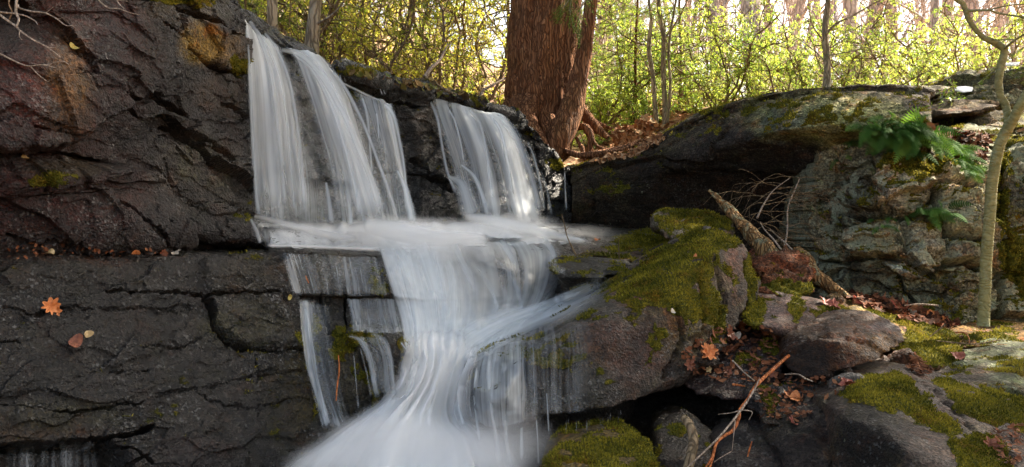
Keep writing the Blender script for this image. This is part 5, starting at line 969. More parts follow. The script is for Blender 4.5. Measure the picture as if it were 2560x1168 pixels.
for p in ([(980, 620, 26, 5.1), (1000, 700, 30, 4.95), (1024, 790, 30, 4.85), (1044, 880, 40, 4.7)], [(1040, 612, 60, 5.3), (1080, 700, 60, 5.05), (1106, 790, 50, 4.9), (1110, 890, 60, 4.7)], [(1090, 616, 40, 5.4), (1150, 710, 40, 5.15), (1180, 800, 40, 5.0), (1176, 870, 40, 4.75)], [(1140, 612, 24, 5.5), (1216, 700, 30, 5.3), (1246, 780, 26, 5.15), (1240, 840, 40, 4.95)],
          [(1200, 612, 16, 5.6), (1270, 680, 22, 5.5), (1300, 750, 26, 5.35), (1300, 800, 30, 5.2)], [(1255, 700, 20, 5.45), (1264, 750, 40, 5.35), (1262, 810, 50, 5.1)], [(1410, 650, 60, 6.0), (1384, 700, 80, 5.75), (1350, 750, 80, 5.5), (1310, 800, 70, 5.2)]):
    ribbon(wb, p, 50, 11, .42, .15, (.2, .25), off=.09, drape=True)
for p in ([(930, 578, 40, 5.75), (975, 606, 60, 5.4), (1010, 650, 60, 5.1), (1036, 730, 50, 4.95), (1060, 820, 60, 4.85)], [(1010, 572, 80, 5.8), (1040, 602, 110, 5.45), (1066, 650, 100, 5.15), (1092, 740, 80, 5.0), (1108, 830, 70, 4.85)], [(1110, 576, 60, 6.0), (1128, 604, 70, 5.55), (1150, 650, 60, 5.35), (1186, 730, 50, 5.15), (1200, 800, 50, 5.0)],
          [(1230, 574, 50, 6.3), (1250, 600, 50, 5.9), (1276, 640, 40, 5.6), (1306, 710, 34, 5.4)], [(1340, 580, 40, 6.7), (1364, 604, 40, 6.3), (1384, 640, 40, 5.95), (1372, 700, 40, 5.7)]):
    ribbon(wb, p, 60, 13, .62, .15, (.3, .35), off=.12, drape=True)
wb.build("waterfall", FALL, "lower cascade fanning out over the brown step below the foam", "waterfall")

# stream over the wedge and down the chute
wb = WB()
sheet(wb, [[(1640, 640, 5.6), (1600, 625, 5.9), (1550, 625, 6.0)], [(1560, 740, 5.0), (1520, 700, 5.2), (1470, 680, 5.4)], [(1470, 800, 4.7), (1420, 752, 4.95), (1380, 735, 5.2)], [(1360, 850, 4.5), (1310, 800, 4.8), (1280, 775, 5.1)], [(1260, 905, 4.45), (1210, 850, 4.7), (1170, 815, 4.95)], [(1170, 960, 4.4), (1120, 900, 4.5), (1060, 860, 4.75)]],
    120, 40, lambda u, v, x, y: (.10 + .95 * sstep(.1, .55, v)) * (1 - .3 * G(u, .2, .2)) + .3 * G(u, .62, .2) * sstep(.3, .6, v), off=.04, eu=(.4, .3), ev=(.3, .1), lim=.5, ridge=.01, sm=14)
ribbon(wb, [(1480, 722, 20, 5.1), (1420, 742, 40, 5.0), (1350, 770, 56, 4.95), (1280, 798, 70, 4.85), (1200, 840, 90, 4.7), (1130, 890, 110, 4.55)], 60, 13, .8, .15, (.25, .2), off=.08, drape=True)
ribbon(wb, [(1340, 760, 30, 5.2), (1270, 780, 44, 5.05), (1200, 812, 60, 4.9), (1140, 850, 70, 4.75)], 40, 11, .7, .2, (.3, .2), off=.09, drape=True)
wb.build("water", FALL, kind="structure")
wb = WB()
CH = [[(1000, 790, 4.9), (1070, 790, 4.92), (1140, 790, 5.0), (1230, 790, 5.0)], [(990, 850, 4.75), (1060, 850, 4.78), (1140, 850, 4.8), (1230, 850, 4.75)], [(985, 915, 4.55), (1060, 905, 4.6), (1130, 900, 4.6), (1210, 900, 4.5)], [(950, 980, 4.4), (1035, 975, 4.4), (1110, 970, 4.4), (1190, 975, 4.3)], [(868, 1035, 4.25), (990, 1035, 4.2), (1100, 1040, 4.2), (1215, 1055, 4.15)],
    [(760, 1100, 4.05), (940, 1095, 4.02), (1120, 1095, 4.02), (1300, 1110, 4.0)], [(640, 1190, 3.85), (890, 1180, 3.8), (1130, 1180, 3.8), (1370, 1190, 3.85)], [(540, 1300, 3.6), (880, 1300, 3.5), (1160, 1300, 3.5), (1440, 1300, 3.6)]]
sheet(wb, CH, 110, 110, lambda u, v, x, y: 1.25 + .4 * G(u, .5, .3) + .2 * fbm(np.stack([x.ravel() / 90, y.ravel() / 90, 0 * x.ravel()], 1), 5, 3).reshape(x.shape), off=.06, eu=(.3, .26), ev=(.32, 0), lim=.35, ridge=.04, sm=24)
sheet(wb, CH, 90, 90, lambda u, v, x, y: .40 + .5 * G(u, .5, .22), off=.14, eu=(.35, .35), ev=(.2, 0), lim=.35, ridge=.06, sm=30)
wb.build("water", CHUTE, kind="structure"); wb = WB()
for p in ([(1040, 870, 70, 4.6), (1040, 950, 70, 4.4), (1000, 1030, 90, 4.15), (900, 1100, 110, 3.95), (780, 1180, 130, 3.75)], [(1090, 860, 80, 4.65), (1096, 950, 90, 4.38), (1070, 1040, 130, 4.1), (1020, 1110, 160, 3.9), (960, 1190, 200, 3.7)], [(1140, 880, 60, 4.6), (1140, 960, 80, 4.35), (1150, 1050, 120, 4.05), (1180, 1120, 150, 3.9), (1230, 1200, 190, 3.7)],
          [(985, 1010, 30, 4.2), (910, 1066, 40, 4.0), (820, 1120, 40, 3.85), (700, 1180, 40, 3.7)], [(1150, 1060, 40, 4.05), (1220, 1100, 60, 3.95), (1300, 1160, 60, 3.85), (1350, 1200, 60, 3.8)], [(900, 1100, 30, 3.95), (850, 1140, 40, 3.85), (760, 1190, 40, 3.7)]): ribbon(wb, p, 50, 13, .36, .15, (.35, .05), off=.13, drape=True)
wb.build("water", FOAM, kind="structure")
# spray hanging where the water lands
def mist_material():
    m, t, out = newmat("mist"); b = NB(t); v = b.n("VolumePrincipled"); v.inputs["Color"].default_value = (.99, .995, 1, 1); v.inputs["Anisotropy"].default_value = .1; o = b.n("TexCoord").outputs["Object"]
    ln = b.n("VectorMath", operation='LENGTH'); t.links.new(o, ln.inputs[0]); f = b.mr(ln.outputs["Value"], 1., .25); at_ = b.n("ObjectInfo"); t.links.new(b.math('MULTIPLY', f, b.n("Attribute", attribute_name="strength", attribute_type='OBJECT').outputs["Fac"]), v.inputs["Density"]); t.links.new(v.outputs[0], out.inputs["Volume"]); return m
MIST = mist_material()
def mist(px, py, Y, rx, ry, rz, s):
    import bmesh
    bm = bmesh.new(); bmesh.ops.create_icosphere(bm, subdivisions=3, radius=1); me = bpy.data.meshes.new("mist"); bm.to_mesh(me); bm.free(); me.materials.append(MIST); o = bpy.data.objects.new("mist", me); COL.objects.link(o); o.location = W(px, py, Y); o.scale = (rx, ry, rz); o["strength"] = float(s); o["kind"] = "stuff"
for a in ((1060, 628, 5.25, .34, .22, .10, 3.5), (1180, 628, 5.5, .3, .22, .08, 2.), (1030, 592, 5.5, .62, .4, .15, 4.), (1270, 580, 6.3, .5, .4, .17, 3.), (740, 584, 5.1, .3, .25, .1, 2.), (890, 594, 5.3, .4, .3, .11, 2.5), (1090, 950, 4.35, .2, .2, .14, 1.8), (1000, 1110, 4.0, .42, .3, .17, 5.), (1150, 1140, 3.95, .34, .3, .15, 4.), (860, 1150, 3.85, .3, .25, .09, 3.), (1120, 880, 4.65, .2, .2, .09, 2.), (1440, 592, 7.0, .5, .35, .12, 1.2), (1250, 1120, 3.95, .3, .3, .2, 2.5)): mist(*a)

# veil over the round end of the wedge
wb = WB()
sheet(wb, [[(1170, 880, 4.55), (1240, 850, 4.6), (1320, 820, 4.5), (1400, 800, 4.5), (1520, 780, 4.4)], [(1150, 940, 4.35), (1230, 910, 4.35), (1320, 880, 4.3), (1410, 860, 4.3), (1540, 850, 4.3)], [(1142, 1010, 4.2), (1225, 990, 4.1), (1320, 980, 4.15), (1410, 960, 4.2), (1550, 950, 4.2)], [(1160, 1070, 4.15), (1230, 1080, 4.05), (1320, 1060, 4.1), (1420, 1040, 4.15), (1552, 1030, 4.2)]],
    80, 90, lambda u, v, x, y: .30 + .34 * np.exp(-((x - 1235) / 60) ** 2) + .22 * np.exp(-((x - 1290) / 20) ** 2) - .10 * sstep(1330, 1520, x), off=.03, eu=(.06, .2), ev=(.1, .05), lim=.45, ridge=.01)
for p in ([(1225, 866, 30, 4.5), (1222, 940, 26, 4.2), (1226, 1020, 22, 4.0), (1240, 1100, 26, 3.98), (1250, 1180, 50, 3.95)], [(1255, 870, 30, 4.5), (1262, 950, 22, 4.2), (1262, 1030, 20, 4.05), (1268, 1120, 24, 4.0), (1280, 1190, 50, 3.95)], [(1300, 860, 24, 4.4), (1306, 960, 16, 4.2), (1304, 1060, 16, 4.1), (1306, 1170, 30, 4.0)], [(1196, 900, 20, 4.4), (1186, 980, 14, 4.2), (1192, 1060, 14, 4.1), (1200, 1110, 20, 4.05)],
          [(1340, 1040, 8, 4.1), (1344, 1100, 8, 4.1), (1346, 1168, 14, 4.1)], [(1362, 880, 10, 4.3), (1366, 960, 8, 4.2), (1370, 1040, 8, 4.12), (1372, 1090, 8, 4.12)], [(1150, 960, 12, 4.3), (1146, 1010, 14, 4.2), (1160, 1070, 20, 4.15)]): ribbon(wb, p, 40, 7, .66, .1, (.15, .12), off=.05, drape=False)
wb.build("waterfall", VEIL, "thin streaky veil running down the round wet end of the wedge-shaped boulder", "waterfall")
for i, (x, y0, y1, w_, Y, lab) in enumerate([(1415, 1046, 1096, 8, 4.15, "leftmost drip of water under the overhang of the wedge-shaped boulder"), (1440, 1044, 1108, 7, 4.15, "second drip from the left under the wedge-shaped boulder"), (1466, 1046, 1104, 8, 4.15, "third drip from the left, above the top of the olive mossy boulder"),
        (1500, 1040, 1098, 9, 4.18, "widest drip, right of the middle under the wedge-shaped boulder"), (1519, 1034, 1080, 6, 4.2, "short drip right of the widest one under the wedge-shaped boulder"), (1545, 1025, 1070, 7, 4.22, "rightmost drip under the overhang of the wedge-shaped boulder"), (1372, 1046, 1110, 9, 4.1, "drip beside the white water, left of all the others")]):
    wb = WB(); ribbon(wb, [(x, y0 - 12, w_ * .5, Y - .04), (x + 1, (y0 + y1) / 2, w_ * .8, Y - .04), (x - 1, y1, w_ * 1.8, Y - .04)], 16, 5, .42, .3, (.4, .6)); ribbon(wb, [(x + 7, y0 - 6, 2, Y), (x + 6, y1 - 22, 4, Y)], 8, 5, .4, .3, (.3, .5)); wb.build("water_drip", VEIL, lab, "drip", group="drips under the wedge-shaped boulder")

# left side falls of the step
wb = WB()
sheet(wb, [[(740, 742, 4.78), (765, 744, 4.8), (800, 750, 4.82), (836, 756, 4.82)], [(748, 830, 4.64), (772, 830, 4.66), (806, 836, 4.68), (842, 840, 4.68)], [(760, 920, 4.54), (784, 920, 4.55), (820, 926, 4.56), (856, 930, 4.56)], [(786, 1010, 4.4), (808, 1010, 4.42), (842, 1014, 4.44), (880, 1014, 4.44)], [(804, 1080, 4.28), (828, 1082, 4.3), (862, 1080, 4.3), (900, 1070, 4.3)]],
    80, 40, lambda u, v, x, y: .38 + .4 * G(u, .26, .12) + .1 * G(u, .6, .1), off=.04, eu=(.12, .25), ev=(.05, .1), lim=.4)
ribbon(wb, [(760, 748, 22, 4.8), (776, 830, 20, 4.64), (790, 920, 16, 4.52), (806, 1000, 16, 4.4), (820, 1070, 30, 4.3)], 40, 7, .62, .15, off=.06, drape=True)
wb.build("waterfall", VEIL, "tall narrow fall down the left side of the brown step, beside the black ledge", "waterfall")
wb = WB()
sheet(wb, [[(690, 630, 4.9), (760, 632, 4.95), (850, 636, 5.0), (960, 640, 5.1)], [(704, 680, 4.85), (775, 680, 4.88), (860, 684, 4.95), (970, 690, 5.0)], [(724, 742, 4.78), (790, 742, 4.8), (868, 744, 4.88), (980, 744, 4.9)]], 40, 80, lambda u, v, x, y: .34 + .16 * np.exp(-((x - 735) / 20) ** 2) + .1 * np.exp(-((x - 900) / 60) ** 2), off=.03, eu=(.1, .06), ev=(.05, .1), lim=.4)
sheet(wb, [[(862, 740, 4.88), (900, 742, 4.9), (950, 744, 4.92), (1000, 746, 4.94)], [(872, 790, 4.8), (908, 790, 4.82), (958, 790, 4.85), (1010, 790, 4.88)], [(876, 838, 4.7), (916, 836, 4.72), (966, 836, 4.76), (1024, 836, 4.8)]], 40, 60, lambda u, v, x, y: .48 + .1 * G(u, .2, .1), off=.03, eu=(.1, .1), ev=(.05, .08), lim=.4)
wb.build("waterfall", VEIL, "film of water over the olive brown top block of the step, left of the fan", "waterfall")
wb = WB()
for p in ([(866, 838, 12, 4.66), (900, 850, 22, 4.55), (922, 890, 24, 4.45), (934, 950, 24, 4.4), (946, 1004, 30, 4.35)], [(920, 832, 16, 4.66), (958, 850, 24, 4.55), (976, 900, 22, 4.45), (984, 960, 16, 4.4), (990, 1000, 24, 4.38)], [(884, 880, 8, 4.5), (890, 950, 9, 4.42), (896, 1030, 14, 4.35)], [(900, 866, 8, 4.5), (916, 930, 10, 4.4), (930, 1000, 20, 4.36)], [(1000, 850, 14, 4.6), (1030, 900, 16, 4.5), (1020, 960, 20, 4.45)]): ribbon(wb, p, 40, 9, .55, .15, off=.06, drape=True)
sheet(wb, [[(880, 842, 4.6), (920, 838, 4.6), (965, 840, 4.62)], [(910, 900, 4.45), (945, 896, 4.45), (985, 900, 4.46)], [(925, 990, 4.36), (960, 1000, 4.36), (995, 1000, 4.38)]], 40, 30, lambda u, v, x, y: .46 + 0 * u, off=.04, eu=(.15, .15), ev=(.08, .1), lim=.4)
wb.build("waterfall", VEIL, "little stepped fall over two green-edged knobs, left of the foaming chute", "waterfall")
wb = WB()
sheet(wb, [[(0, 1112, 3.6), (90, 1108, 3.65), (180, 1102, 3.75), (250, 1100, 3.8)], [(0, 1160, 3.5), (90, 1160, 3.6), (180, 1160, 3.7), (260, 1160, 3.75)], [(0, 1240, 3.45), (90, 1240, 3.5), (180, 1240, 3.6), (270, 1240, 3.7)]], 30, 60, lambda u, v, x, y: .24 + .2 * np.exp(-((x - 170) / 16) ** 2) + .12 * np.exp(-((x - 60) / 20) ** 2), off=.03, ev=(.1, 0), lim=.5)
wb.build("waterfall", VEIL, "dim trickle in the dark hollow at the bottom left corner", "waterfall")
# (pool below)
# the pool under everything
n = 40; X, Y = np.meshgrid(np.linspace(-2.5, 2.2, n), np.linspace(2.2, 4.7, n)); P = np.stack([X.ravel(), Y.ravel(), 0 * X.ravel()], 1); P[:, 2] = -1.22 + .02 * fbm(P * 4, 3, 3)
def pool_material():
    m, t, out = newmat("dark_pool"); b = NB(t); g = b.n("NewGeometry").outputs["Position"]; p = b.n("BsdfPrincipled"); p.inputs["Base Color"].default_value = (.012, .014, .013, 1); p.inputs["Roughness"].default_value = .12
    bp = b.n("Bump"); bp.inputs["Strength"].default_value = .4; bp.inputs["Distance"].default_value = .05; t.links.new(b.noise(g, 9, 4), bp.inputs["Height"]); t.links.new(bp.outputs[0], p.inputs["Normal"]); t.links.new(p.outputs[0], out.inputs[0]); return m
tag(mk("pool", P, grid_faces(n, n), pool_material()), kind="structure")
# ------------------------------------------------------------------ ferns
def frond(mb, p, d0, L, wd, r):
    n = 18; d = np.array(d0, float); d /= np.linalg.norm(d); P = [np.array(p, float)]
    for k in range(n): d = d + np.array([0, 0, -.07]) + np.array([r.gauss(0, .02)] * 3); d /= np.linalg.norm(d); P.append(P[-1] + d * L / n)
    P = np.array(P); T = np.gradient(P, axis=0); T /= np.linalg.norm(T, axis=1)[:, None]; tube(mb, P, np.linspace(.0022, .0008, len(P)), 4); nv = 8 * 0 + len(P) * 4 + 2
    up = np.cross(T[0], np.array([1., 0, 0])); S = np.cross(T, np.array([r.gauss(0, .25), -1., .5])); S /= np.linalg.norm(S, axis=1)[:, None]; cnt = 0; ts = np.linspace(.10, .99, 17)
    for t in ts:
        i = min(int(t * n), n - 1); f = t * n - i; q = P[i] * (1 - f) + P[i + 1] * f; w = wd * (math.sin(math.pi * min(1, t * .82 + .18)) ** .7 + .02); hw = L / 17 * .30
        for s in (-1, 1):
            sd = S[i] * s; e = q + sd * w + T[i] * w * .35 + np.array([0, 0, -.18 * w]); m = q + sd * w * .5 + T[i] * w * .12
            mb.add(np.array([q - T[i] * hw, m - T[i] * hw * .9, m + T[i] * hw * .9, q + T[i] * hw]), np.array([[0, 1, 2, 3]])); mb.add(np.array([m - T[i] * hw * .9, e - T[i] * hw * .15, e + T[i] * hw * .2, m + T[i] * hw * .9]), np.array([[0, 1, 2, 3]])); cnt += 8
    return nv + cnt
def fern(px, py, nf, L, lab, spreadx=0., seed=0):
    h, n = hit(px, py)
    if h is None: h = Vector(W(px, py, 6.6))
    r = random.Random(seed); t = empty("fern", h); tag(t, lab, "fern", "ferns on the broken wall")
    for k in range(int(nf * 1.2)):
        mb = MB(); p = np.array(h) + np.array([r.gauss(0, .05), -.01, r.gauss(0, .02)]); d = (r.uniform(-1.1, 1.1) + spreadx, r.uniform(-1.1, -.4), r.uniform(-.1, 1.1)); frond(mb, p, d, L * r.uniform(.55, 1.0), L * r.uniform(.12, .16), r)
        lv = np.full(sum(len(v) for v in mb.v), r.random()); mb.build("frond", FERNL, t, attrs={"lv": lv}, smooth=False)
for i, a in enumerate([(2165, 322, 10, .26, "fern at the top left of the fern bank, under the whale-backed boulder", -.3), (2205, 332, 12, .34, "bushy fern second from the left in the upper row"), (2245, 328, 12, .34, "dense fern in the middle of the upper row, directly under the moss edge"), (2283, 340, 12, .34, "fern right of the dense middle one in the upper row"),
    (2315, 356, 10, .32, "fern beside the vertical cleft at the right end of the upper row", .2), (2228, 362, 12, .32, "long-fronded fern hanging lowest over the pale block"), (2270, 372, 10, .32, "fern hanging over the top right corner of the pale block"), (2345, 384, 8, .28, "fern right of the vertical cleft, over mossy stone", .3), (2385, 402, 8, .26, "fern on the slope of dark moss nearing the slim tree", .3),
    (2425, 428, 7, .22, "farthest right fern of the bank, just left of the slim tree", .3), (2140, 366, 4, .2, "small fern in the crack at the left of the fern bank"), (2125, 395, 3, .18, "tiny fern on dark stone lowest at the left of the fern bank"), (2330, 532, 8, .30, "fern growing alone in the crack halfway down the wall", .4), (2268, 538, 4, .2, "small fern left of the one in the halfway crack", -.2),
    (2182, 552, 3, .16, "tiny fern above the squarish block low on the wall"), (2212, 572, 3, .16, "tiny bright fern on the front of the squarish block low on the wall")]): fern(*a[:5], *(a[5:] or (0.,)), seed=300 + i)

# ------------------------------------------------------------------ dead wood
def wood(name, lab, cat, ctrl, wpx, mat, n=40, sides=12, rough=.01, subs=(), seed=0, prof=None, group=None, kids="twig"):
    P = ppath(ctrl, n); R = crspline(np.array([[float(q)] for q in wpx]), n)[:, 0] / 2 / FPX * P[:, 1]; mb = MB(); tube(mb, P, R, sides, rough, seed, prof)
    if not subs: o = mb.build(name, mat); tag(o, lab, cat, group); return o
    t = empty(name, tuple(P[-1])); tag(t, lab, cat, group); mb.build("stem", mat, t)
    for c, w_ in subs:
        Q = ppath(c, 16); m2 = MB(); tube(m2, Q, np.linspace(w_[0], w_[1], 16) / 2 / FPX * Q[:, 1], 6); m2.build(kids, mat, t)
    return t
wood("log", "dead log with a splintered upper end and yellow lichen, leaning behind the wedge-shaped boulder", "log", [(1772, 476, 6.35), (1800, 502, 6.3), (1840, 545, 6.15), (1885, 596, 6.0), (1930, 640, 5.85), (1960, 670, 5.8)], (5, 17, 30, 40, 44, 42), DEADWOOD, 70, 28, .02, seed=2, prof=lambda v, th: 1 + .12 * np.sin(2 * th + 8 * v) + .3 * (1 - v) ** 4 * np.sin(3 * th),
     subs=[([(1818, 520, 6.2), (1792, 498, 6.2), (1776, 484, 6.2)], (12, 2)), ([(1850, 570, 6.0), (1835, 540, 6.05), (1826, 520, 6.1)], (14, 3))], kids="splinter")
wood("log", "shorter broken log with bright lichened bark, ending in leaves before the broken wall", "log", [(1988, 622, 6.0), (2006, 648, 5.95), (2030, 680, 5.85), (2070, 712, 5.8), (2115, 742, 5.75), (2160, 772, 5.7)], (15, 32, 40, 36, 22, 10), DEADWOOD, 60, 28, .02, seed=5, prof=lambda v, th: 1 + .15 * np.sin(2 * th + 5 * v) + .35 * (1 - v) ** 6 * np.sin(3 * th + 1))
wood("branch", "crooked orange-barked branch running down the dark recess from the oval boulder", "branch", [(1972, 889, 4.25), (1922, 933, 4.15), (1886, 969, 4.05), (1868, 999, 4.0), (1850, 1023, 3.95), (1847, 1046, 3.92), (1832, 1076, 3.88), (1809, 1091, 3.84), (1791, 1109, 3.8), (1782, 1142, 3.75), (1772, 1175, 3.7), (1750, 1230, 3.65)], (8, 9, 8, 6.5, 6.5, 7, 7.5, 7.5, 8, 7.5, 7, 6), ORANGE, 80, 10, .003,
     subs=[([(1782, 1140, 3.75), (1770, 1160, 3.7), (1752, 1185, 3.68)], (6, 4)), ([(1888, 965, 4.03), (1896, 950, 4.0), (1899, 944, 4.0)], (5, 2))], kids="side_branch")
wood("branch", "straight grey branch crossing just in front of the orange one", "branch", [(1899, 946, 4.0), (1880, 984, 3.96), (1853, 1025, 3.9), (1815, 1073, 3.82), (1779, 1112, 3.76), (1726, 1162, 3.7), (1690, 1200, 3.65)], (4, 5, 5, 5, 5, 4, 4), TWIG, 40, 7, .001, subs=[([(1853, 1025, 3.9), (1830, 1032, 3.9), (1795, 1036, 3.92)], (3, 1.5)), ([(1853, 1025, 3.9), (1880, 1030, 3.9), (1872, 1050, 3.9)], (3, 1.5)), ([(1838, 1050, 3.88), (1834, 1090, 3.86), (1830, 1128, 3.84)], (2.5, 1.5)), ([(1830, 1128, 3.84), (1800, 1145, 3.8), (1785, 1156, 3.78)], (2.5, 2))])
wood("stick", "pale stick sloping down to meet the orange branch on the leafy slab", "stick", [(1832, 902, 4.45), (1859, 930, 4.3), (1886, 952, 4.1)], (4, 4, 3), TWIG, 12, 6, .001)
wood("stick", "grey stick lying under the front of the oval boulder", "stick", [(1962, 936, 4.25), (1995, 936, 4.22), (2012, 946, 4.2), (2032, 954, 4.2)], (3, 4, 4, 3), TWIG, 16, 6, .001)
wood("stick", "short light stick lying on the dark slab left of the orange branch", "stick", [(1831, 961, 4.15), (1845, 963, 4.13), (1863, 966, 4.12)], (5, 5, 4), ORANGE, 10, 6, .001)
wood("stick", "short orange stick standing in the black recess right of the orange branch", "stick", [(1880, 1104, 3.85), (1874, 1122, 3.83), (1869, 1142, 3.82)], (2.5, 4, 3), ORANGE, 10, 6, .001)
wood("broken_branch", "thick wet upright broken branch in the recess beside the round stone", "branch", [(1708, 1044, 3.95), (1724, 1062, 3.9), (1733, 1100, 3.86), (1728, 1140, 3.82), (1718, 1190, 3.78)], (14, 22, 26, 26, 26), LAURELWOOD, 30, 12, .006)
wood("stick", "pale straight stick lying on leaves at the foot of the broken wall", "stick", [(2262, 764, 5.7), (2300, 761, 5.65), (2346, 764, 5.6)], (3, 5, 4), TWIG, 14, 6, .001)
wood("stick", "dark twig sticking up out of the moss right of the oval boulder", "stick", [(2325, 842, 5.0), (2345, 826, 5.0), (2364, 811, 5.0)], (3, 4, 6), LAURELWOOD, 10, 6, .001)
wood("stick", "long brown stick lying along the mossy rocks toward the slim tree", "stick", [(2340, 852, 5.05), (2400, 858, 5.0), (2440, 860, 4.98), (2500, 850, 5.0)], (3, 4, 4, 3), LAURELWOOD, 16, 6, .001)
wood("stick", "curved reddish twig arching over moss left of the slim tree", "stick", [(2388, 832, 5.2), (2410, 832, 5.15), (2422, 845, 5.1), (2424, 862, 5.05)], (3, 3, 3, 2), ORANGE, 14, 6, .001)
wood("twig", "black crooked twig poking up from the right end of the foaming shelf", "twig", [(1404, 535, 5.6), (1412, 566, 5.6), (1418, 592, 5.6), (1432, 622, 5.6), (1442, 640, 5.6)], (2, 3, 3, 4, 4), LAURELWOOD, 20, 6, .001, subs=[([(1442, 638, 5.6), (1465, 630, 5.6), (1490, 634, 5.65)], (3, 1.5)), ([(1414, 575, 5.6), (1424, 566, 5.6)], (2, 1))])
wood("twig", "short dark twig standing on the mossy bank beyond the flat overhanging slab", "twig", [(1546, 600, 6.0), (1547, 622, 6.0), (1548, 650, 6.0)], (3, 3, 3), LAURELWOOD, 8, 5, .001)
wood("stalk", "long yellow straw hanging down the green knobs left of the chute", "straw", [(846, 888, 4.4), (848, 925, 4.38), (843, 965, 4.34), (840, 1002, 4.3)], (3, 4, 4, 4), ORANGE, 16, 5, .0)
wood("stalk", "tiny yellow straw stuck on the brown top block of the step", "straw", [(764, 690, 4.78), (768, 700, 4.76), (772, 708, 4.75)], (3, 4, 3), ORANGE, 8, 5, .0)
wood("branch", "bare grey limb leaning over the right shoulder of the great hemlock's roots", "branch", [(1062, 195, 7.6), (1078, 170, 7.7), (1100, 150, 7.9), (1120, 110, 8.1)], (12, 9, 7, 4), TWIG, 16, 7, .002)
wood("root", "pale bent root lying on the leaf bank above the right-hand curtain", "root", [(1200, 262, 7.7), (1206, 230, 7.8), (1230, 214, 7.8), (1262, 196, 7.9)], (5, 7, 7, 4), TWIG, 20, 7, .002)
wood("stick", "stick lying on the lip above the bare rock between the falls", "stick", [(1062, 192, 7.5), (1090, 212, 7.4), (1120, 228, 7.35), (1140, 236, 7.3)], (6, 8, 8, 5), LAURELWOOD, 16, 7, .002)
def twigset(name, lab, Y, lines, mat=TWIG):
    t = empty(name, W(lines[0][0][0][0], lines[0][0][0][1], Y)); tag(t, lab, "branch")
    for pts, (a, b_) in lines:
        n = len(pts); Q = W3(crspline(np.array([(x, y, Y - .03 * i) for i, (x, y) in enumerate(pts)]), max(8, n * 4))); mb = MB(); tube(mb, Q, np.linspace(a * 1.3, b_ * 1.6, len(Q)) / 2 / FPX * Q[:, 1], 5); mb.build("twig", mat, t)
twigset("bare_branch", "upper pale bare branch reaching in from the left edge before the cliff", 3.3, [([(-40, 0), (0, 37), (21, 53), (40, 66), (50, 77), (80, 98), (111, 114), (135, 130), (151, 143)], (5, 1.5)), ([(44, -30), (42, 0), (40, 32), (47, 48), (42, 66)], (6, 3)), ([(40, 35), (64, 40), (88, 53), (94, 62)], (3.5, 1.2)), ([(44, 12), (50, 21), (80, 29), (114, 33), (143, 48), (165, 64), (183, 64)], (4, 1.2)),
    ([(114, 33), (126, 24), (133, 18)], (2, 1)), ([(143, 48), (152, 46), (160, 42)], (2, 1)), ([(21, 53), (30, 30), (22, 8), (30, -20)], (3, 2)), ([(50, 77), (48, 90), (55, 100)], (2, 1)), ([(111, 114), (130, 120), (140, 118)], (2, 1)), ([(-30, 20), (0, 30), (40, 34)], (4, 3))])
twigset("bare_branch", "lower pale bare branch reaching in from the left edge before the cliff", 3.35, [([(-40, 120), (0, 135), (32, 151), (69, 165), (106, 162), (141, 170)], (4, 1.2)), ([(77, 167), (95, 186), (119, 204), (124, 200)], (2.5, 1)), ([(106, 162), (122, 162), (140, 156), (159, 154), (172, 161)], (2.5, 1)), ([(150, 156), (158, 150), (160, 146)], (1.8, 1))])
twigset("bare_branch", "thin bare twig dipping in from the top edge over the cliff", 3.6, [([(240, -30), (247, 0), (271, 20), (297, 22), (329, 33), (350, 37)], (3.5, 1.2)), ([(286, -30), (292, 0), (300, 12), (310, 22)], (2.5, 1.2)), ([(292, 0), (310, 2), (320, 4)], (2, 1))])
# wiry dead bush in front of the black rock
def wiry():
    r = random.Random(21); Y = 6.6; t = empty("dead_bush", W(1960, 625, Y)); tag(t, "wiry leafless dead bush before the black front of the whale-backed boulder", "bush")
    st = [[(1958, 630, 6.3), (1968, 580, 6.4), (1970, 520, 6.5), (1985, 480, 6.5), (2000, 445, 6.5)], [(1955, 628, 6.0), (1935, 600, 6.1), (1912, 575, 6.2), (1900, 555, 6.3)], [(1985, 630, 6.1), (1960, 605, 6.2), (1930, 578, 6.3), (1925, 572, 6.3)], [(1893, 545, 6.3), (1910, 510, 6.4), (1935, 475, 6.5), (1975, 445, 6.6)]]
    for s in st:
        Q = ppath(s, 24); mb = MB(); tube(mb, Q, np.linspace(.0075, .003, 24), 6); mb.build("stem", TWIG, t)
    mb = MB()
    for k in range(36):
        s = st[r.choice((0, 0, 1, 3, 3))]; Q = ppath(s, 24); i = r.randint(3, 23); dx = r.choice((-1, 1, 1)); P, d = walk(Q[i], (dx, r.uniform(-.3, .3), r.uniform(-.1, .45)), r.uniform(.2, .62), 12, .16, -.045, r); tube(mb, P, np.linspace(.0028, .0011, len(P)), 4)
        for j in range(2):
            e = r.randint(4, 11); P2, _ = walk(P[e], d + np.array([0, 0, r.uniform(-.6, .3)]), r.uniform(.06, .2), 7, .2, -.04, r); tube(mb, P2, np.linspace(.0016, .0009, len(P2)), 4)
    mb.build("twigs", LAURELWOOD, t)
wiry()

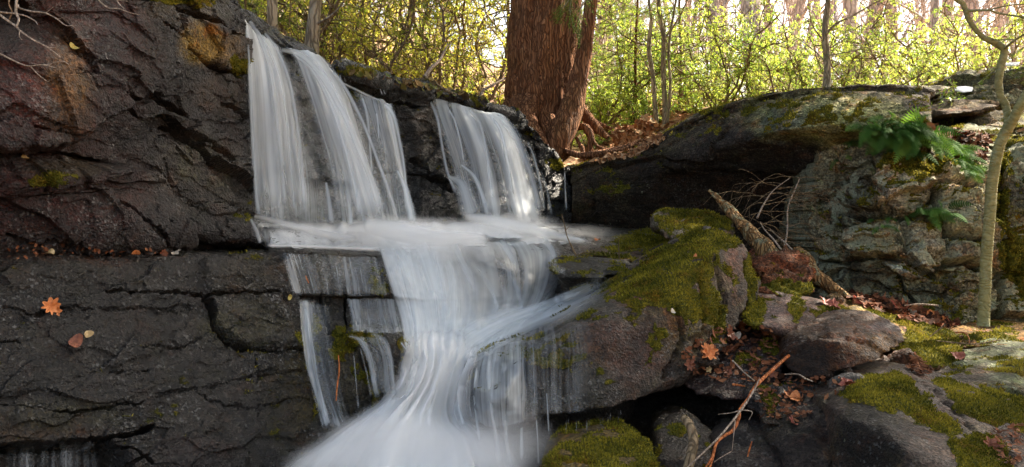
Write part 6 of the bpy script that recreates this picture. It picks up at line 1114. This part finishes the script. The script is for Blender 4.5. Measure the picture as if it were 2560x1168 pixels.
# ------------------------------------------------------------------ fallen leaves
def dryleaf(name, c1, c2):
    m, t, out = newmat(name); b = NB(t); o = b.n("TexCoord").outputs["Object"]; col = b.mixc(b.mr(b.noise(o, 60, 4), .4, .62), c1, c2); p = b.n("BsdfPrincipled"); b.set(p.inputs["Base Color"], col); p.inputs["Roughness"].default_value = .5; p.inputs["Specular IOR Level"].default_value = .4
    bp = b.n("Bump"); bp.inputs["Strength"].default_value = .5; bp.inputs["Distance"].default_value = .004; t.links.new(b.noise(o, 90, 3), bp.inputs["Height"]); t.links.new(bp.outputs[0], p.inputs["Normal"]); t.links.new(p.outputs[0], out.inputs[0]); return m
DL = {"orange": dryleaf("orange_leaf", (.55, .17, .045), (.70, .27, .09)), "rust": dryleaf("rust_leaf", (.16, .05, .025), (.28, .10, .05)), "tan": dryleaf("tan_leaf", (.42, .30, .14), (.60, .45, .24)), "pale": dryleaf("pale_leaf", (.5, .42, .34), (.7, .62, .5)), "red": dryleaf("red_leaf", (.22, .05, .03), (.38, .12, .07)), "yellow": dryleaf("yellow_leaf", (.6, .45, .1), (.75, .6, .2))}
def fallen(px, py, size, col, lab, lobes=4, rot=0., seed=0):
    h, n = hit(px, py)
    if h is None: return
    r = random.Random(seed); n = (Vector(n) + Vector((r.gauss(0, .15), -.15, r.gauss(0, .15) + .1))).normalized()
    if n.y > 0: n = Vector((n.x, -n.y, n.z))
    x = n.orthogonal().normalized(); y = n.cross(x); ca, sa = math.cos(rot), math.sin(rot); x, y = x * ca + y * sa, y * ca - x * sa; m = 44; V = [tuple(h + n * .012)]
    for k in range(m):
        a = 2 * math.pi * k / m; w_ = .52 if lobes else .42; rad = (1 - .38 * (.5 - .5 * math.cos(a * 2 * lobes / 1.0)) if lobes else 1) * (1 + .08 * r.random()); q = x * math.cos(a) * size * .5 * rad + y * math.sin(a) * size * w_ * .8 * rad; cur = (math.cos(a) ** 2) * size * .26 + r.uniform(0, .05) * size; V.append(tuple(h + q + n * (.012 + cur)))
    F = [(0, 1 + k, 1 + (k + 1) % m) for k in range(m)]; nb_ = len(V); V += [tuple(Vector(v) - n * .0015) for v in V]; F += [(nb_, nb_ + 1 + (k + 1) % m, nb_ + 1 + k) for k in range(m)] + [(1 + k, nb_ + 1 + k, nb_ + 1 + (k + 1) % m, 1 + (k + 1) % m) for k in range(m)]
    o = mk("fallen_leaf", V, F, DL[col], smooth=False); tag(o, lab, "leaf")
for i, a in enumerate([(122, 770, .085, "orange", "bright orange lobed leaf lying alone on the black ledge at left", 4), (142, 775, .05, "orange", "small orange leaf piece overlapping the right side of the bright lobed leaf", 3), (215, 836, .042, "tan", "spotted tan leaf on the black ledge below the bright orange one", 0), (186, 860, .07, "rust", "dark red-brown leaf flat on the ledge beside the spotted tan leaf", 0),
    (424, 734, .022, "pale", "tiny pale leaf caught in the horizontal crack of the black ledge", 0), (338, 626, .04, "orange", "small orange leaf on top of the ledge below the black stone", 0), (408, 634, .045, "rust", "brown leaf at the ledge top between the small orange and the pale oak leaf", 3), (436, 638, .06, "pale", "pale curled oak leaf at the ledge top", 3), (125, 640, .05, "tan", "tan leaf in the debris at the left end of the ledge top", 0),
    (183, 124, .045, "yellow", "yellow leaf stuck upright high on the brown cliff", 0), (726, 742, .03, "yellow", "yellow leaf at the edge of the water beside the narrow left fall", 0), (62, 402, .04, "tan", "tan fragment under the dark band on the cliff", 0),
    (1850, 822, .08, "orange", "bright orange leaf nearest the mossy stone on the leafy slab", 4), (1822, 838, .09, "rust", "rust leaf just left of the bright orange leaf on the slab", 4), (1762, 880, .11, "orange", "larger orange leaf at the left of the leafy slab", 4), (1770, 893, .10, "orange", "orange leaf tucked under the larger one at the left of the slab", 3), (1815, 878, .09, "rust", "long rust leaf in the middle of the leafy slab", 0), (1720, 914, .07, "rust", "dark orange leaf against the wedge-shaped boulder left of the slab", 3),
    (1768, 918, .045, "tan", "light tan wet leaf below the two orange leaves on the slab", 3), (1820, 935, .05, "rust", "brown leaf low on the front of the leafy slab", 3), (1930, 945, .06, "rust", "rust leaf under the orange branch", 3), (1974, 994, .06, "orange", "upright orange leaf in the hollow left of the wet grey stone", 0), (1986, 1000, .07, "orange", "folded orange leaf right beside the upright one", 0), (1980, 1064, .07, "red", "red leaf on the lower edge of the wet grey stone", 4), (1840, 846, .06, "pale", "bluish pale leaf in the middle of the slab litter", 0),
    (1680, 782, .03, "pale", "pale bit on the ridge of the wedge-shaped boulder", 0), (2060, 760, .10, "red", "reddish leaf at the right end of the purple-grey banded stone", 4), (2082, 770, .10, "red", "darker red leaf below the reddish one at the end of the banded stone", 4), (2325, 788, .10, "orange", "orange leaf standing out in the litter at the foot of the wall", 0), (2275, 786, .10, "pale", "pale curled leaf in the litter at the foot of the wall", 3), (2360, 806, .09, "orange", "orange leaf at the right end of the litter strip", 3),
    (2386, 895, .10, "red", "wet red and white leaf on moss below the long brown stick", 0), (2120, 968, .09, "red", "red leaf between the oval boulder and the largest mossy boulder", 3), (2470, 1110, .07, "rust", "brown leaf on the right slope of the largest mossy boulder", 3), (1740, 645, .03, "orange", "tiny orange leaf on the moss of the wedge-shaped boulder", 0), (1495, 604, .05, "orange", "small orange leaf at the right end of the foaming shelf", 0),
    (2350, 250, .12, "pale", "pale dry leaf between the slabs beside the sprouting shrub", 0)]): fallen(*a[:5], a[5], rot=i * 1.3, seed=i)
# litter nobody could count
def litter(polys, n, cols, size, seed):
    r = random.Random(seed); mb = MB(); lv = []
    for pg in polys:
        xs = [p[0] for p in pg]; ys = [p[1] for p in pg]; k = 0; tries = 0
        while k < n and tries < n * 4:
            tries += 1; x, y = r.uniform(min(xs), max(xs)), r.uniform(min(ys), max(ys))
            if polysd(np.array([[x, y]]), pg)[0] < 0: continue
            h, nn = hit(x, y)
            if h is None: continue
            k += 1; nn = Vector(nn) if nn.y < 0 else -Vector(nn); nn = (nn + Vector((r.gauss(0, .4), r.gauss(0, .3), r.gauss(0, .4) + .3))).normalized(); a = nn.orthogonal().normalized(); b_ = nn.cross(a); th = r.uniform(0, 6.28); a, b_ = a * math.cos(th) + b_ * math.sin(th), b_ * math.cos(th) - a * math.sin(th)
            s = size * 1.25 * r.uniform(.5, 1.3) * h.y / 5; w_ = s * r.choice((.12, .5, .6, .7)); c = h + nn * .012; m = 8; ring = [c + a * math.cos(q * math.pi / 4) * s * .5 * (1 if q % 2 == 0 else r.uniform(.6, .9)) + b_ * math.sin(q * math.pi / 4) * w_ * .5 * r.uniform(.7, 1.1) + nn * (math.cos(q * math.pi / 4) ** 2) * s * r.uniform(0, .2) for q in range(m)]
            V = np.array([c] + ring); F = np.array([[0, 1 + q, 1 + (q + 1) % m, 1 + (q + 1) % m] for q in range(m)]); mb.add(V, F); lv += [r.random()] * 9
    m, t, out = newmat("litter"); b = NB(t); a = b.n("Attribute", attribute_name="lv").outputs["Fac"]; cr = b.n("ValToRGB"); cr.color_ramp.elements[0].color = cols[0] + (1,); cr.color_ramp.elements[1].color = cols[-1] + (1,)
    for i, c in enumerate(cols[1:-1]): e = cr.color_ramp.elements.new((i + 1) / (len(cols) - 1)); e.color = c + (1,)
    t.links.new(a, cr.inputs[0]); p = b.n("BsdfPrincipled"); t.links.new(cr.outputs[0], p.inputs["Base Color"]); p.inputs["Roughness"].default_value = .8; p.inputs["Specular IOR Level"].default_value = .15; t.links.new(p.outputs[0], out.inputs[0])
    o = mb.build("leaf_litter", m, attrs={"lv": np.array(lv)}, smooth=False); tag(o, kind="stuff")
BR = [(.025, .012, .008), (.07, .028, .014), (.14, .05, .022), (.22, .08, .035), (.16, .06, .03), (.34, .15, .07)]
litter([[(2100, 735), (2200, 745), (2300, 775), (2400, 815), (2370, 825), (2270, 800), (2150, 765)]], 420, BR + [(.45, .08, .05)], .06, 1)
litter([[(1720, 860), (1800, 820), (1930, 820), (1960, 880), (1900, 960), (1750, 950), (1690, 915)], [(1880, 920), (1990, 950), (2090, 940), (2130, 960), (2000, 1060), (1900, 1050)]], 260, BR, .035, 2)
litter([[(2470, 1080), (2560, 1060), (2560, 1168), (2500, 1168)], [(2280, 880), (2330, 930), (2310, 945), (2270, 925)]], 120, BR, .035, 3)
litter([[(0, 612), (300, 618), (470, 628), (500, 640), (300, 640), (0, 655)]], 70, BR, .025, 4)
litter([[(1450, 400), (1480, 330), (1650, 335), (1660, 350), (1590, 392), (1500, 405)]], 900, [(.10, .04, .02), (.30, .14, .06), (.45, .24, .11), (.6, .42, .25)], .032, 5)
litter([[(860, 178), (1120, 200), (1270, 240), (1250, 262), (1050, 226), (900, 192)]], 160, [(.05, .03, .015), (.12, .08, .03), (.10, .13, .03), (.3, .16, .07)], .045, 8)
litter([[(1460, 200), (1640, 190), (1760, 260), (1700, 310), (1640, 335), (1500, 330)]], 900, [(.12, .05, .02), (.30, .13, .05), (.48, .22, .10), (.5, .36, .2)], .045, 6)
litter([[(2320, 315), (2480, 340), (2460, 420), (2330, 350)]], 260, BR, .05, 7)
# snow left on the slabs
def snow(pts, Y, lab):
    P = [W(x, y, Y + dy) for x, y, dy in pts]; c = Vector(np.mean(P, 0)); V = []; F = []; m = len(P); n = 6
    for k in range(n):
        f = 1 - (k / (n - 1)) ** 2 * .98
        for p in P: q = c + (Vector(p) - c) * f; V.append((q.x, q.y, q.z + .018 * (k / (n - 1)) ** .5))
    for k in range(n - 1):
        for j in range(m): F.append((k * m + j, k * m + (j + 1) % m, (k + 1) * m + (j + 1) % m, (k + 1) * m + j))
    F.append(tuple(range((n - 1) * m, n * m))); F.append(tuple(range(m))[::-1])
    mt, t, out = newmat("snow"); b = NB(t); p = b.n("BsdfPrincipled"); p.inputs["Base Color"].default_value = (.8, .83, .88, 1); p.inputs["Roughness"].default_value = .6; bp = b.n("Bump"); bp.inputs["Distance"].default_value = .02; t.links.new(b.noise(b.n("TexCoord").outputs["Object"], 20, 5), bp.inputs["Height"]); t.links.new(bp.outputs[0], p.inputs["Normal"]); t.links.new(p.outputs[0], out.inputs[0])
    tag(mk("snow_patch", V, F, mt), lab, "snow")
snow([(2384, 226, -.1), (2392, 218, .15), (2412, 217, .3), (2434, 220, .2), (2430, 229, 0), (2408, 232, -.15)], 8.6, "small patch of old snow caught between the pale slab and the tilted slab")
snow([(2505, 163, 0), (2525, 158, .2), (2550, 157, .2), (2546, 164, -.05), (2525, 166, -.1)], 9.7, "sliver of old snow on the highest boulder at the top right")
